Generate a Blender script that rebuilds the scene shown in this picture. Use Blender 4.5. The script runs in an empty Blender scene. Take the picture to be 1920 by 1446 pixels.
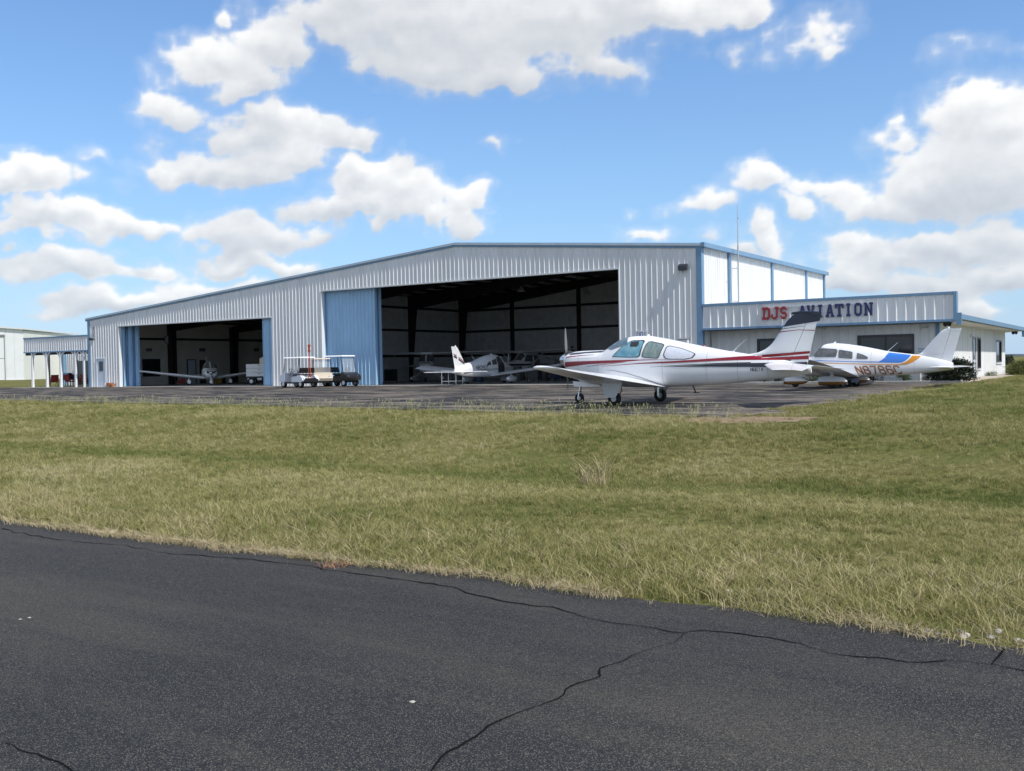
import bpy, math, random
import numpy as np
from mathutils import Vector, Matrix
rnd = random.Random(7)
R = math.radians
scn = bpy.context.scene
col = scn.collection

# ------------------------------------------------------------------ camera
CAM = Vector((19.336, -47.116, 1.0915))
FPX = 1880.0                                   # focal length in pixels of the 1920 x 1446 photograph
def cam_axes(yaw=-0.5774, pit=-0.0202, rol=0.0182):
    F = Vector((math.sin(yaw)*math.cos(pit), math.cos(yaw)*math.cos(pit), math.sin(pit)))
    Rt = Vector((math.cos(yaw), -math.sin(yaw), 0)); U = Rt.cross(F)
    c, s = math.cos(rol), math.sin(rol)
    return F, Rt*c - U*s, U*c + Rt*s
CF, CR, CU = cam_axes()
cd = bpy.data.cameras.new('camera'); cam = bpy.data.objects.new('camera', cd); col.objects.link(cam)
cam.matrix_world = Matrix(((CR.x, CU.x, -CF.x, CAM.x), (CR.y, CU.y, -CF.y, CAM.y), (CR.z, CU.z, -CF.z, CAM.z), (0, 0, 0, 1)))
cd.sensor_fit = 'HORIZONTAL'; cd.sensor_width = 36; cd.lens = 36*FPX/1920
cd.clip_start = 0.1; cd.clip_end = 20000
scn.camera = cam
def ray(x, y): return CF + CR*((x-960)/FPX) - CU*((y-723)/FPX)
def onz(x, y, z=0): d = ray(x, y); return CAM + d*((z-CAM.z)/d.z)
def ony(x, y, Y=0): d = ray(x, y); return CAM + d*((Y-CAM.y)/d.y)
def onx(x, y, X=0): d = ray(x, y); return CAM + d*((X-CAM.x)/d.x)

# ------------------------------------------------------------------ sky, sun, exposure
SUN_EL = R(52); SUN_AZ = math.atan2(0.99, -0.125)          # azimuth measured from +Y towards +X
SUN = Vector((math.sin(SUN_AZ)*math.cos(SUN_EL), math.cos(SUN_AZ)*math.cos(SUN_EL), math.sin(SUN_EL)))
w = bpy.data.worlds.new('World'); scn.world = w; w.use_nodes = True
nt = w.node_tree; bg = nt.nodes['Background']
sky = nt.nodes.new('ShaderNodeTexSky'); sky.sky_type = 'NISHITA'; sky.sun_disc = False
sky.sun_elevation = SUN_EL; sky.sun_rotation = SUN_AZ
sky.altitude = 4000; sky.air_density = 2.0; sky.dust_density = 0.0; sky.ozone_density = 10.0
nt.links.new(sky.outputs[0], bg.inputs[0]); bg.inputs[1].default_value = 0.135
sd = bpy.data.lights.new('sun', 'SUN'); sd.energy = 3.9; sd.angle = R(0.5); sd.color = (1, .955, .89)
so = bpy.data.objects.new('sun', sd); col.objects.link(so)
so.rotation_euler = SUN.to_track_quat('Z', 'Y').to_euler(); so.location = (60, 20, 60)
scn.view_settings.view_transform = 'Standard'; scn.view_settings.look = 'None'
scn.view_settings.exposure = 0.25; scn.view_settings.gamma = 1; scn.view_settings.use_curve_mapping = False
scn.render.engine = 'CYCLES'

# ------------------------------------------------------------------ helpers
def new_mat(name):
    m = bpy.data.materials.new(name); m.use_nodes = True
    return m, m.node_tree, m.node_tree.nodes['Principled BSDF']
def mat(name, c, rough=.5, metal=0., var=0., scale=4., bump=0., bscale=40., spec=.5, coat=0., stretch=(1, 1, 1), low_tone=None):
    m, t, b = new_mat(name)
    b.inputs['Base Color'].default_value = (*c, 1); b.inputs['Roughness'].default_value = rough
    b.inputs['Metallic'].default_value = metal; b.inputs['Specular IOR Level'].default_value = spec
    if coat: b.inputs['Coat Weight'].default_value = coat; b.inputs['Coat Roughness'].default_value = .08
    if var or bump:
        tc = t.nodes.new('ShaderNodeTexCoord'); mp = t.nodes.new('ShaderNodeMapping'); mp.inputs['Scale'].default_value = stretch
        t.links.new(tc.outputs['Object'], mp.inputs[0])
    if var:
        n = t.nodes.new('ShaderNodeTexNoise'); n.inputs['Scale'].default_value = scale; n.inputs['Detail'].default_value = 6
        n.inputs['Roughness'].default_value = .65
        t.links.new(mp.outputs[0], n.inputs['Vector'])
        r = t.nodes.new('ShaderNodeValToRGB'); d = low_tone or tuple(x*(1-var) for x in c)
        r.color_ramp.elements[0].position = .3; r.color_ramp.elements[1].position = .7
        r.color_ramp.elements[0].color = (*d, 1)
        r.color_ramp.elements[1].color = (*[min(1, x*(1+var*.35)) for x in c], 1)
        t.links.new(n.outputs[0], r.inputs[0]); t.links.new(r.outputs[0], b.inputs['Base Color'])
    if bump:
        n2 = t.nodes.new('ShaderNodeTexNoise'); n2.inputs['Scale'].default_value = bscale; n2.inputs['Detail'].default_value = 4
        t.links.new(mp.outputs[0], n2.inputs['Vector'])
        bp = t.nodes.new('ShaderNodeBump'); bp.inputs['Strength'].default_value = bump; bp.inputs['Distance'].default_value = .01
        t.links.new(n2.outputs[0], bp.inputs['Height']); t.links.new(bp.outputs[0], b.inputs['Normal'])
    return m
def vadd(a, b): return (a[0]+b[0], a[1]+b[1], a[2]+b[2])
class MB:
    def __init__(s): s.v = []; s.f = []
    def poly(s, pts): n = len(s.v); s.v += [tuple(p) for p in pts]; s.f.append(tuple(range(n, n+len(pts))))
    def box(s, x0, x1, y0, y1, z0, z1, M=None):
        n = len(s.v)
        P = [(x0, y0, z0), (x1, y0, z0), (x1, y1, z0), (x0, y1, z0), (x0, y0, z1), (x1, y0, z1), (x1, y1, z1), (x0, y1, z1)]
        if M is not None: P = [tuple(M @ Vector(p)) for p in P]
        s.v += P
        s.f += [tuple(n+i for i in q) for q in ((0, 3, 2, 1), (4, 5, 6, 7), (0, 1, 5, 4), (1, 2, 6, 5), (2, 3, 7, 6), (3, 0, 4, 7))]
        return s
    def hexa(s, b4, t4):
        n = len(s.v); s.v += [tuple(p) for p in b4]+[tuple(p) for p in t4]
        s.f += [tuple(n+i for i in q) for q in ((0, 3, 2, 1), (4, 5, 6, 7), (0, 1, 5, 4), (1, 2, 6, 5), (2, 3, 7, 6), (3, 0, 4, 7))]
        return s
    def prism(s, poly, d, M=None):
        """polygon of 3D points extruded by vector d"""
        n = len(s.v); k = len(poly)
        P = [tuple(p) for p in poly]+[vadd(p, d) for p in poly]
        if M is not None: P = [tuple(M @ Vector(p)) for p in P]
        s.v += P
        s.f += [tuple(n+i for i in reversed(range(k))), tuple(n+k+i for i in range(k))]
        s.f += [(n+i, n+(i+1) % k, n+k+(i+1) % k, n+k+i) for i in range(k)]
        return s
    def loft(s, rings, closed=True, caps=True):
        n = len(s.v); k = len(rings[0])
        for r in rings: s.v += [tuple(p) for p in r]
        for j in range(len(rings)-1):
            for i in range(k if closed else k-1):
                a = n+j*k+i; b = n+j*k+(i+1) % k
                s.f.append((a, b, b+k, a+k))
        if caps and closed:
            s.f.append(tuple(n+i for i in reversed(range(k)))); e = n+(len(rings)-1)*k; s.f.append(tuple(e+i for i in range(k)))
        return s
    def tube(s, path, r, n=8, caps=True):
        path = [Vector(p) for p in path]; rs = r if isinstance(r, (list, tuple)) else [r]*len(path)
        rings = []; up = None
        for i, p in enumerate(path):
            d = (path[min(i+1, len(path)-1)]-path[max(i-1, 0)]).normalized()
            if up is None: up = Vector((0, 0, 1)) if abs(d.z) < .9 else Vector((1, 0, 0))
            a = d.cross(up).normalized(); b = a.cross(d).normalized(); up = b
            rings.append([p+(a*math.cos(t)+b*math.sin(t))*rs[i] for t in [2*math.pi*k/n for k in range(n)]])
        return s.loft(rings, True, caps)
    def lathe(s, prof, o=(0, 0, 0), ax='x', n=20, M=None):
        """prof list of (along, radius)"""
        rings = []
        for a, r in prof:
            ring = []
            for k in range(n):
                t = 2*math.pi*k/n; c, sn = r*math.cos(t), r*math.sin(t)
                q = {'x': (a, c, sn), 'y': (c, a, sn), 'z': (c, sn, a)}[ax]
                q = vadd(q, o)
                ring.append(tuple(M @ Vector(q)) if M is not None else q)
            rings.append(ring)
        return s.loft(rings)
    def build(s, name, m=None, parent=None, smooth=None, loc=None, rz=0):
        me = bpy.data.meshes.new(name); me.from_pydata(s.v, [], s.f); me.validate()
        o = bpy.data.objects.new(name, me); col.objects.link(o)
        for mm in (m if isinstance(m, (list, tuple)) else [m]):
            if mm: me.materials.append(mm)
        if smooth is not None:
            me.polygons.foreach_set('use_smooth', [True]*len(me.polygons)); me.set_sharp_from_angle(angle=R(smooth))
        if parent: o.parent = parent
        if loc: o.location = loc
        if rz: o.rotation_euler.z = rz
        return o
def tag(o, label=None, cat=None, group=None, kind=None):
    if label: o['label'] = label
    if cat: o['category'] = cat
    if group: o['group'] = group
    if kind: o['kind'] = kind
    return o
def thing(name, label, cat, loc=(0, 0, 0), rz=0, group=None):
    o = bpy.data.objects.new(name, None); col.objects.link(o); o.location = loc; o.rotation_euler.z = rz
    o.empty_display_size = .3
    return tag(o, label, cat, group)
def part(name, parent=None):
    o = bpy.data.objects.new(name, None); col.objects.link(o); o.parent = parent; o.empty_display_size = .1; return o
def bx(name, m, parent, *a, bevel=0):
    o = MB().box(*a).build(name, m, parent)
    if bevel:
        b = o.modifiers.new('b', 'BEVEL'); b.width = bevel; b.segments = 2
    return o
def copy_tree(o, parent=None):
    c = o.copy(); col.objects.link(c); c.parent = parent
    for ch in o.children: copy_tree(ch, c)
    return c

# numpy value noise, used for the terrain and the clouds
_rs = np.random.RandomState(11); _T = _rs.rand(64, 64)
def vnoise(x, y):
    x = np.asarray(x, float); y = np.asarray(y, float)
    xi = np.floor(x).astype(int); yi = np.floor(y).astype(int); fx = x-xi; fy = y-yi
    fx = fx*fx*fx*(fx*(fx*6-15)+10); fy = fy*fy*fy*(fy*(fy*6-15)+10)
    a = _T[xi % 64, yi % 64]; b = _T[(xi+1) % 64, yi % 64]; c = _T[xi % 64, (yi+1) % 64]; d = _T[(xi+1) % 64, (yi+1) % 64]
    return (a*(1-fx)+b*fx)*(1-fy)+(c*(1-fx)+d*fx)*fy
def fbm(x, y, o=5, g=.5):
    s = 0; a = 1; n = 0
    for i in range(o):
        s = s+a*vnoise(x*2**i+17.3*i, y*2**i-9.1*i); n += a; a *= g
    return s/n
def billow(x, y, o=5, g=.5):
    s = 0; a = 1; n = 0
    for i in range(o):
        s = s+a*np.abs(2*vnoise(x*2**i+31.7*i, y*2**i+5.3*i)-1); n += a; a *= g
    return s/n
def sstep(a, b, x): t = np.clip((x-a)/(b-a), 0, 1); return t*t*(3-2*t)
# ------------------------------------------------------------------ cloud layer (a sky dome holding the clouds and a painted haze veil near the horizon, the world behind it is the clear sky)
def build_sky():
    P = [  # clouds: pixel centre, radii in pixels of the photograph, weight
     (760,50,190,120,1),(900,85,240,110,1.1),(1060,60,230,120,1.05),(720,10,170,90,1),(1230,10,200,60,.9),(900,-90,520,120,1.1),(640,70,70,55,.7),(1400,-5,90,40,.6),(950,150,170,40,.8),(610,30,50,40,.5),
     (490,80,120,80,1),(410,115,120,75,.95),(550,110,70,65,.8),(300,185,60,34,.6),(450,160,120,36,.7),(395,15,20,30,.5),
     (500,240,130,48,1),(600,262,110,42,1),(705,272,55,34,.9),(335,305,90,44,.95),(430,318,130,38,.95),(285,290,36,44,.8),(520,290,140,40,.8),
     (700,345,130,52,1),(800,372,110,44,1),(885,388,60,34,.9),(620,385,100,44,.9),(860,420,70,22,.6),(740,400,150,26,.7),
     (80,340,85,44,1),(20,352,70,40,1),(100,415,170,36,1),(240,422,90,28,.8),(30,440,110,34,.9),
     (430,440,140,50,1),(565,440,100,44,1),(480,495,120,30,.8),(355,430,60,40,.8),(560,500,90,22,.7),
     (80,510,150,36,.95),(250,512,90,26,.8),(170,572,190,30,.8),(370,550,160,22,.6),(60,590,120,22,.6),
     (1890,300,210,110,1.1),(1850,190,120,64,.85),(1770,340,110,66,1),(1700,252,50,30,.6),(1560,360,140,52,1),(1455,355,90,44,.9),(1650,385,110,44,1),(1300,385,70,28,.65),(1500,395,60,30,.8),(1930,220,110,70,.9),(1720,300,80,50,.7),
     (1620,465,100,52,1.05),(1418,452,46,38,1),(1700,485,90,30,.9),(1830,450,120,40,1),(1910,430,70,50,.9),(1600,512,160,30,.9),(1800,535,130,34,.9),(1880,575,110,32,.9),(1230,447,90,24,.7),(1720,575,170,24,.7),(1930,500,100,34,.9),(1420,500,120,26,.5),
     (1550,50,80,44,.55),(955,275,36,28,.55),(1590,85,40,30,.5),(1405,65,40,20,.4),(1880,95,50,26,.4),(215,300,60,20,.4),(200,335,70,26,.4),(1170,410,20,14,.4)]
    blobs = []
    for x, y, rx, ry, wt in P:
        d = ray(x, y).normalized(); az = math.atan2(d.x, d.y); el = math.asin(d.z)
        blobs.append((az, el, rx/FPX*.97, ry/FPX*.94, wt))
    az0 = math.atan2(CF.x, CF.y)
    rs = np.random.RandomState(5)
    for i in range(150):                                     # the same kind of clouds all round the rest of the sky
        az = az0+rs.uniform(R(36), R(324)); el = math.asin(rs.uniform(.02, .75)); s = rs.uniform(.03, .1)*(1+1.2*el)
        for k in range(3):
            blobs.append((az+rs.normal()*s, el+rs.normal()*s*.25, s*rs.uniform(.7, 1.3), s*rs.uniform(.3, .5), 1))
    for i in range(26):
        az = az0+rs.uniform(-R(36), R(36)); el = rs.uniform(R(29), R(70)); s = rs.uniform(.06, .13)
        for k in range(3):
            blobs.append((az+rs.normal()*s, el+rs.normal()*s*.3, s*rs.uniform(.7, 1.3), s*rs.uniform(.35, .55), 1))
    sa = math.atan2(SUN.x, SUN.y)
    BL = [blobs]
    def field(az, el):
        wx = (fbm(az*9+3, el*11, 4)-.5)*.075; wy = (fbm(az*9-20, el*11+7, 4)-.5)*.055
        wx = wx+(fbm(az*34+3, el*40, 4)-.5)*.03; wy = wy+(fbm(az*34-20, el*40+7, 4)-.5)*.026
        f = np.zeros_like(az)-.6
        A = az+wx; E_ = el+wy
        for a, e, ra, re, wt in BL[0]:
            da = (A-a+math.pi) % (2*math.pi)-math.pi
            q = (E_-e)/re; q = np.where(q < 0, q*1.25, q)
            d = np.sqrt((da/ra)**2+q**2)
            v = wt*(1.05-d)
            f = np.where(v > f, v, f)+.10*np.clip(np.minimum(v, f)+.2, 0, 1)
        n = .55*(fbm(az*20, el*26, 5, .55)-.5)+.75*(.36-billow(az*17+2, el*23, 5, .52))
        dsun = np.sqrt(((az-sa+math.pi) % (2*math.pi)-math.pi)**2*np.cos(SUN_EL)**2+(el-SUN_EL)**2)
        return f*1.0-.10+n*1.1-2*(1-sstep(.12, .3, dsun))
    # grid, fine where the photograph looks
    fine = np.arange(-R(32), R(32), R(.10)); coarse = np.arange(R(32), R(328), R(1.3))
    A = az0+np.concatenate([fine, coarse]); Ee = np.concatenate([np.arange(-R(1.5), R(25), R(.10)), np.arange(R(25), R(84), R(1.0))])
    na, ne = len(A), len(Ee); ga, ge = np.meshgrid(A, Ee, indexing='ij')
    dens = np.zeros_like(ga); light = np.zeros_like(ga); nf = len(fine)
    for sl in (slice(0, nf), slice(nf, na)):
        a_, e_ = ga[sl], ge[sl]
        BL[0] = [q for q in blobs if sl.start or abs((q[0]-az0+math.pi) % (2*math.pi)-math.pi) < R(33)+q[2]*1.3]
        F0 = field(a_, e_); dens[sl] = np.clip(sstep(.0, .36, F0)+.16*sstep(-.32, .1, F0), 0, 1)
        od = 0                                                   # optical depth between each point and the lit upper side
        for k, st in enumerate((.012, .035, .075)):
            od = od+np.clip(field(a_+st*.28, e_+st)+.1, 0, .8)*(.018, .03, .045)[k]
        grd = field(a_, e_-.006)-field(a_+.0016, e_+.006)        # lit where the cloud thins out towards the sun
        light[sl] = np.clip(.27+.62*np.exp(-od*22)+.34*np.clip(grd, -1.1, 1.1), 0, 1)
    vis = np.sin(np.clip(ge, 0, 1.5)); hz = np.exp(-np.clip(ge, 0, 2)*7)
    dens = dens*(1-.15*hz)*sstep(-.02, .03, ge)
    haze = .85*np.exp(-np.clip(ge, 0, 2)/R(9)); mixf = 1-dens; dens2 = 1-(1-dens)*(1-haze); cl = dens/np.maximum(dens2, 1e-4); dens = np.where(ge < R(22), dens2, dens)
    Rr = 9000.
    X = CAM.x+Rr*np.cos(ge)*np.sin(ga); Y = CAM.y+Rr*np.cos(ge)*np.cos(ga); Z = Rr*np.sin(ge)
    idx = np.arange(na*ne).reshape(na, ne)
    i2 = np.roll(idx, -1, axis=0)
    q = np.stack([idx[:, :-1], i2[:, :-1], i2[:, 1:], idx[:, 1:]], -1).reshape(-1, 4)
    dm = dens.reshape(-1)
    q = q[dm[q].max(1) > .004]
    used = np.unique(q); remap = -np.ones(na*ne, int); remap[used] = np.arange(len(used)); q = remap[q]
    co = np.stack([X, Y, Z], -1).reshape(-1, 3)[used]
    me = bpy.data.meshes.new('sky'); me.vertices.add(len(co)); me.vertices.foreach_set('co', co.ravel())
    me.loops.add(len(q)*4); me.loops.foreach_set('vertex_index', q.ravel()); me.polygons.add(len(q))
    me.polygons.foreach_set('loop_start', np.arange(len(q))*4); me.update(calc_edges=True)
    for nm, arr in (('cdens', dm[used]), ('clight', light.reshape(-1)[used]), ('chaze', 1-cl.reshape(-1)[used])):
        at = me.attributes.new(nm, 'FLOAT', 'POINT'); at.data.foreach_set('value', arr.astype(np.float32))
    o = bpy.data.objects.new('sky', me); col.objects.link(o); tag(o, 'blue daytime sky with scattered white cumulus clouds', None, kind='structure')
    m = bpy.data.materials.new('cloud'); m.use_nodes = True; t = m.node_tree; t.nodes.clear()
    out = t.nodes.new('ShaderNodeOutputMaterial'); mix = t.nodes.new('ShaderNodeMixShader'); tr = t.nodes.new('ShaderNodeBsdfTransparent'); em = t.nodes.new('ShaderNodeEmission')
    a1 = t.nodes.new('ShaderNodeAttribute'); a1.attribute_name = 'cdens'; a2 = t.nodes.new('ShaderNodeAttribute'); a2.attribute_name = 'clight'
    cr = t.nodes.new('ShaderNodeValToRGB'); e = cr.color_ramp.elements
    e[0].position = 0; e[0].color = (.43, .47, .54, 1); e[1].position = 1; e[1].color = (.88, .88, .875, 1)
    e2 = cr.color_ramp.elements.new(.45); e2.color = (.61, .635, .67, 1)
    t.links.new(a2.outputs['Fac'], cr.inputs[0]); a3 = t.nodes.new('ShaderNodeAttribute'); a3.attribute_name = 'chaze'; hm = t.nodes.new('ShaderNodeMix'); hm.data_type = 'RGBA'
    t.links.new(a3.outputs['Fac'], hm.inputs[0]); t.links.new(cr.outputs[0], hm.inputs[6]); hm.inputs[7].default_value = (.345, .515, .755, 1); t.links.new(hm.outputs[2], em.inputs[0])
    t.links.new(a1.outputs['Fac'], mix.inputs[0]); t.links.new(tr.outputs[0], mix.inputs[1]); t.links.new(em.outputs[0], mix.inputs[2]); t.links.new(mix.outputs[0], out.inputs[0])
    m.cycles.emission_sampling = 'NONE'
    me.materials.append(m)
    me.polygons.foreach_set('use_smooth', [True]*len(me.polygons))
build_sky()
# ------------------------------------------------------------------ ground
TZ = -0.51                                              # taxiway level; the hangar slab is 0
def apron_z(Y): return float(np.interp(Y, [-28, -4, 0], [-.11, -.012, -.004]))
def edge_y(X):                                          # front edge of the apron
    return float(np.interp(X, [-80, -22, -9, 6, 12, 14], [-20.5, -22.2, -23.4, -25.8, -26.8, -27]))
def ground_h(X, Y):
    X = np.asarray(X, float); Y = np.asarray(Y, float)
    ye = np.interp(X, [-80, -22, -9, 6, 12, 30], [-20.5, -22.2, -23.4, -25.8, -26.8, -29])
    za = np.interp(Y, [-28, -4, 0], [-.13, -.035, -.03])
    t = np.clip((Y+40.9)/(ye+40.9), 0, 1)
    prof = np.interp(t, [0, .06, .3, .5, .62, .78, 1], [TZ-.012, TZ+.03, TZ-.02, TZ-.16, TZ-.06, -.25, -.13])
    h = np.where(Y > ye, za, prof)
    h = np.where(Y < -40.9, TZ-.03, h)
    bump = (fbm(X*.45, Y*.45, 4)-.5)*.09*sstep(-40.7, -39, Y)*(1-sstep(-1.5, 0, Y-ye)*(X < 13))
    right = sstep(11.6, 14, X)*sstep(-33, -20, Y)
    h = h+bump*(.5+.5*(Y < ye))+right*(.06+.1*sstep(13, 22, X))*(1-sstep(-12, 0, Y))
    far = np.sqrt((X-19)**2+(Y+47)**2)
    h = np.where(X < -62, np.maximum(h, h+.5*sstep(-62, -95, X)*0+.5*sstep(62, 95, -X)), h)
    h = h-sstep(135, 420, far)*14*(X > -60)
    return h
def ax(segs):
    out = []
    for a, b, s in segs: out += list(np.arange(a, b, s))
    return np.array(out)
def grid_mesh(name, xs, ys, hf, m, kind='structure', label=None):
    gx, gy = np.meshgrid(xs, ys, indexing='ij'); gz = hf(gx, gy)
    n, k = gx.shape; co = np.stack([gx, gy, gz], -1).reshape(-1, 3)
    idx = np.arange(n*k).reshape(n, k); q = np.stack([idx[:-1, :-1], idx[1:, :-1], idx[1:, 1:], idx[:-1, 1:]], -1).reshape(-1, 4)
    me = bpy.data.meshes.new(name); me.vertices.add(len(co)); me.vertices.foreach_set('co', co.ravel())
    me.loops.add(len(q)*4); me.loops.foreach_set('vertex_index', q.ravel()); me.polygons.add(len(q))
    me.polygons.foreach_set('loop_start', np.arange(len(q))*4); me.update(calc_edges=True)
    me.polygons.foreach_set('use_smooth', [True]*len(me.polygons)); me.materials.append(m)
    o = bpy.data.objects.new(name, me); col.objects.link(o); tag(o, label, None, None, kind); return o
class NG:                                               # tiny node-graph helper
    def __init__(s, name):
        s.m, s.t, s.b = new_mat(name); s.pos = s.t.nodes.new('ShaderNodeNewGeometry').outputs['Position']
    def link(s, a, b): s.t.links.new(a, b)
    def noise(s, sc, det=5, rough=.6, st=(1, 1, 1), vec=None):
        mp = s.t.nodes.new('ShaderNodeMapping'); mp.inputs['Scale'].default_value = st; s.link(vec or s.pos, mp.inputs[0])
        n = s.t.nodes.new('ShaderNodeTexNoise'); n.inputs['Scale'].default_value = sc; n.inputs['Detail'].default_value = det; n.inputs['Roughness'].default_value = rough
        s.link(mp.outputs[0], n.inputs['Vector']); return n.outputs[0]
    def voro(s, sc, out='Distance', st=(1, 1, 1), feat='F1'):
        mp = s.t.nodes.new('ShaderNodeMapping'); mp.inputs['Scale'].default_value = st; s.link(s.pos, mp.inputs[0])
        n = s.t.nodes.new('ShaderNodeTexVoronoi'); n.feature = feat; n.inputs['Scale'].default_value = sc; s.link(mp.outputs[0], n.inputs['Vector']); return n.outputs[out]
    def ramp(s, f, *st):
        r = s.t.nodes.new('ShaderNodeValToRGB'); e = r.color_ramp.elements
        while len(e) < len(st): e.new(.5)
        for k, (p, c) in enumerate(st): e[k].position = p; e[k].color = (*(c if isinstance(c, tuple) else (c, c, c)), 1)
        s.link(f, r.inputs[0]); return r.outputs[0]
    def mix(s, f, a, b, mode='MIX'):
        n = s.t.nodes.new('ShaderNodeMix'); n.data_type = 'RGBA'; n.blend_type = mode
        for v, i in ((f, 0), (a, 6), (b, 7)):
            if isinstance(v, (int, float)): n.inputs[i].default_value = v
            elif isinstance(v, tuple): n.inputs[i].default_value = (*v, 1)
            else: s.link(v, n.inputs[i])
        return n.outputs[2]
    def math(s, op, a, b=0.):
        n = s.t.nodes.new('ShaderNodeMath'); n.operation = op
        for v, i in ((a, 0), (b, 1)):
            if isinstance(v, (int, float)): n.inputs[i].default_value = v
            else: s.link(v, n.inputs[i])
        return n.outputs[0]
    def bump(s, h, strength=.3, dist=.01):
        n = s.t.nodes.new('ShaderNodeBump'); n.inputs['Strength'].default_value = strength; n.inputs['Distance'].default_value = dist
        s.link(h, n.inputs['Height']); s.link(n.outputs[0], s.b.inputs['Normal'])
    def done(s, c, rough=.8, spec=.3):
        if isinstance(c, tuple): s.b.inputs['Base Color'].default_value = (*c, 1)
        else: s.link(c, s.b.inputs['Base Color'])
        if isinstance(rough, (int, float)): s.b.inputs['Roughness'].default_value = rough
        else: s.link(rough, s.b.inputs['Roughness'])
        s.b.inputs['Specular IOR Level'].default_value = spec
        return s.m
# soil and thatch under the grass
g = NG('turf_soil')
c1 = g.ramp(g.noise(.35, 5), (.35, (.12, .135, .035)), (.5, (.17, .165, .055)), (.68, (.21, .19, .075)))
c2 = g.ramp(g.noise(14, 6, .7), (.3, (.35, .35, .3)), (.6, (1., 1., 1.)), (.8, (1.25, 1.2, 1.1)))
cc = g.mix(1., c1, c2, 'MULTIPLY')
g.bump(g.noise(30, 5, .7), .8, .03)
M_SOIL = g.done(cc, .95, .1)
xs = ax([(-600, -120, 40), (-120, -40, 4), (-40, 0, 1), (0, 26, .35), (26, 60, 2), (60, 900, 40)])
ys = ax([(-120, -60, 10), (-60, -42, 2), (-42, -20, .3), (-20, 30, 2), (30, 120, 8), (120, 1500, 40)])
ground = grid_mesh('ground', xs, ys, ground_h, M_SOIL, label='mown grass field around the apron')
# distant wooded land beyond the field
g = NG('far_woods')
M_FARW = g.done(g.ramp(g.noise(.02, 6, .7, (1, 1, 6)), (.35, (.055, .068, .075)), (.6, (.095, .11, .115)), (.75, (.17, .18, .18))), .95, .1)
def hills_h(X, Y):
    d = np.hypot(X-19, Y+47)
    return -16+sstep(500, 1600, d)*19.+(fbm(X*.012, Y*.012, 4)-.5)*5*sstep(600, 1200, d)
hills = grid_mesh('hills', ax([(-900, 2600, 45)]), ax([(420, 2600, 45)]), hills_h, M_FARW, label='low wooded hills far beyond the airfield')

# asphalt -------------------------------------------------
def asphalt(name, base, tan, tanamt, stretch, seed=0.):
    g = NG(name)
    agg = g.voro(260, 'Color'); sep = g.t.nodes.new('ShaderNodeSeparateColor'); g.link(agg, sep.inputs[0])
    speck = g.ramp(sep.outputs[0], (.0, tuple(b*.4 for b in base)), (.5, base), (.82, tuple(b*2.1 for b in base)), (.975, (.20, .18, .145)))
    patches = g.noise(.55+seed, 6, .62, stretch)
    pm = g.ramp(patches, (.47, .02), (.60, tanamt))
    fine = g.ramp(g.noise(150, 3, .6), (.40, 0.), (.66, 1.))
    f = g.math('MULTIPLY', pm, fine)
    c = g.mix(f, speck, tan)
    big = g.ramp(g.noise(.23, 4, .5), (.3, (.8, .8, .82)), (.7, (1.18, 1.15, 1.1)))
    c = g.mix(1., c, big, 'MULTIPLY')
    h = g.math('ADD', sep.outputs[1], g.noise(60, 3))
    g.bump(h, .55, .006)
    return g.done(c, .85, .35)
def apron_mat():
    g = NG('apron_asphalt')
    base = g.ramp(g.noise(9, 5, .7), (.3, (.009, .0095, .011)), (.7, (.022, .022, .024)))
    st = g.noise(1.15, 7, .68, (.28, 1., 1.)); cr = g.noise(4.2, 5, .62, (.22, 1., 1.))
    m1 = g.ramp(st, (.49, 0.), (.55, .8), (.7, 1.)); m2 = g.ramp(cr, (.565, 0.), (.63, .9))
    f = g.math('MAXIMUM', g.math('MULTIPLY', m1, g.ramp(g.noise(16, 4, .7), (.38, .3), (.56, 1.))), g.math('MULTIPLY', m2, .55))
    sx = g.t.nodes.new('ShaderNodeSeparateXYZ'); g.link(g.pos, sx.inputs[0])
    mr = g.t.nodes.new('ShaderNodeMapRange'); g.link(sx.outputs[0], mr.inputs[0]); mr.inputs[1].default_value = 9.0; mr.inputs[2].default_value = 11.8; mr.inputs[3].default_value = 0; mr.inputs[4].default_value = .8
    worn = g.math('MULTIPLY', mr.outputs[0], g.ramp(g.noise(2.2, 6, .7), (.42, 0.), (.55, 1.)))   # ravelled margin
    f = g.math('MAXIMUM', f, worn); c = g.mix(f, base, (.25, .21, .165))
    g.bump(g.noise(40, 4), .4, .008)
    return g.done(c, .88, .3)
M_TAXI = asphalt('taxiway_asphalt', (.0135, .0147, .0168), (.105, .093, .070), .7, (.16, 1., 1), .55)
xs = ax([(-500, -40, 50), (-40, 60, 2), (60, 500, 50)])
me = MB(); nE = 420; xe = np.concatenate([np.linspace(-300, -5, 60)[:-1], np.linspace(-5, 30, nE), np.linspace(30, 300, 40)[1:]])
ye = -40.95+(fbm(xe*.8, xe*0+3, 4)-.5)*.28+(fbm(xe*6, xe*0+8, 3)-.5)*.08
for i in range(len(xe)-1):
    me.poly([(xe[i], -58, TZ), (xe[i+1], -58, TZ), (xe[i+1], ye[i+1], TZ), (xe[i], ye[i], TZ)])
taxiway = me.build('taxiway', M_TAXI); tag(taxiway, 'dark asphalt taxiway with cracks in the foreground', None, None, 'structure')
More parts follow.
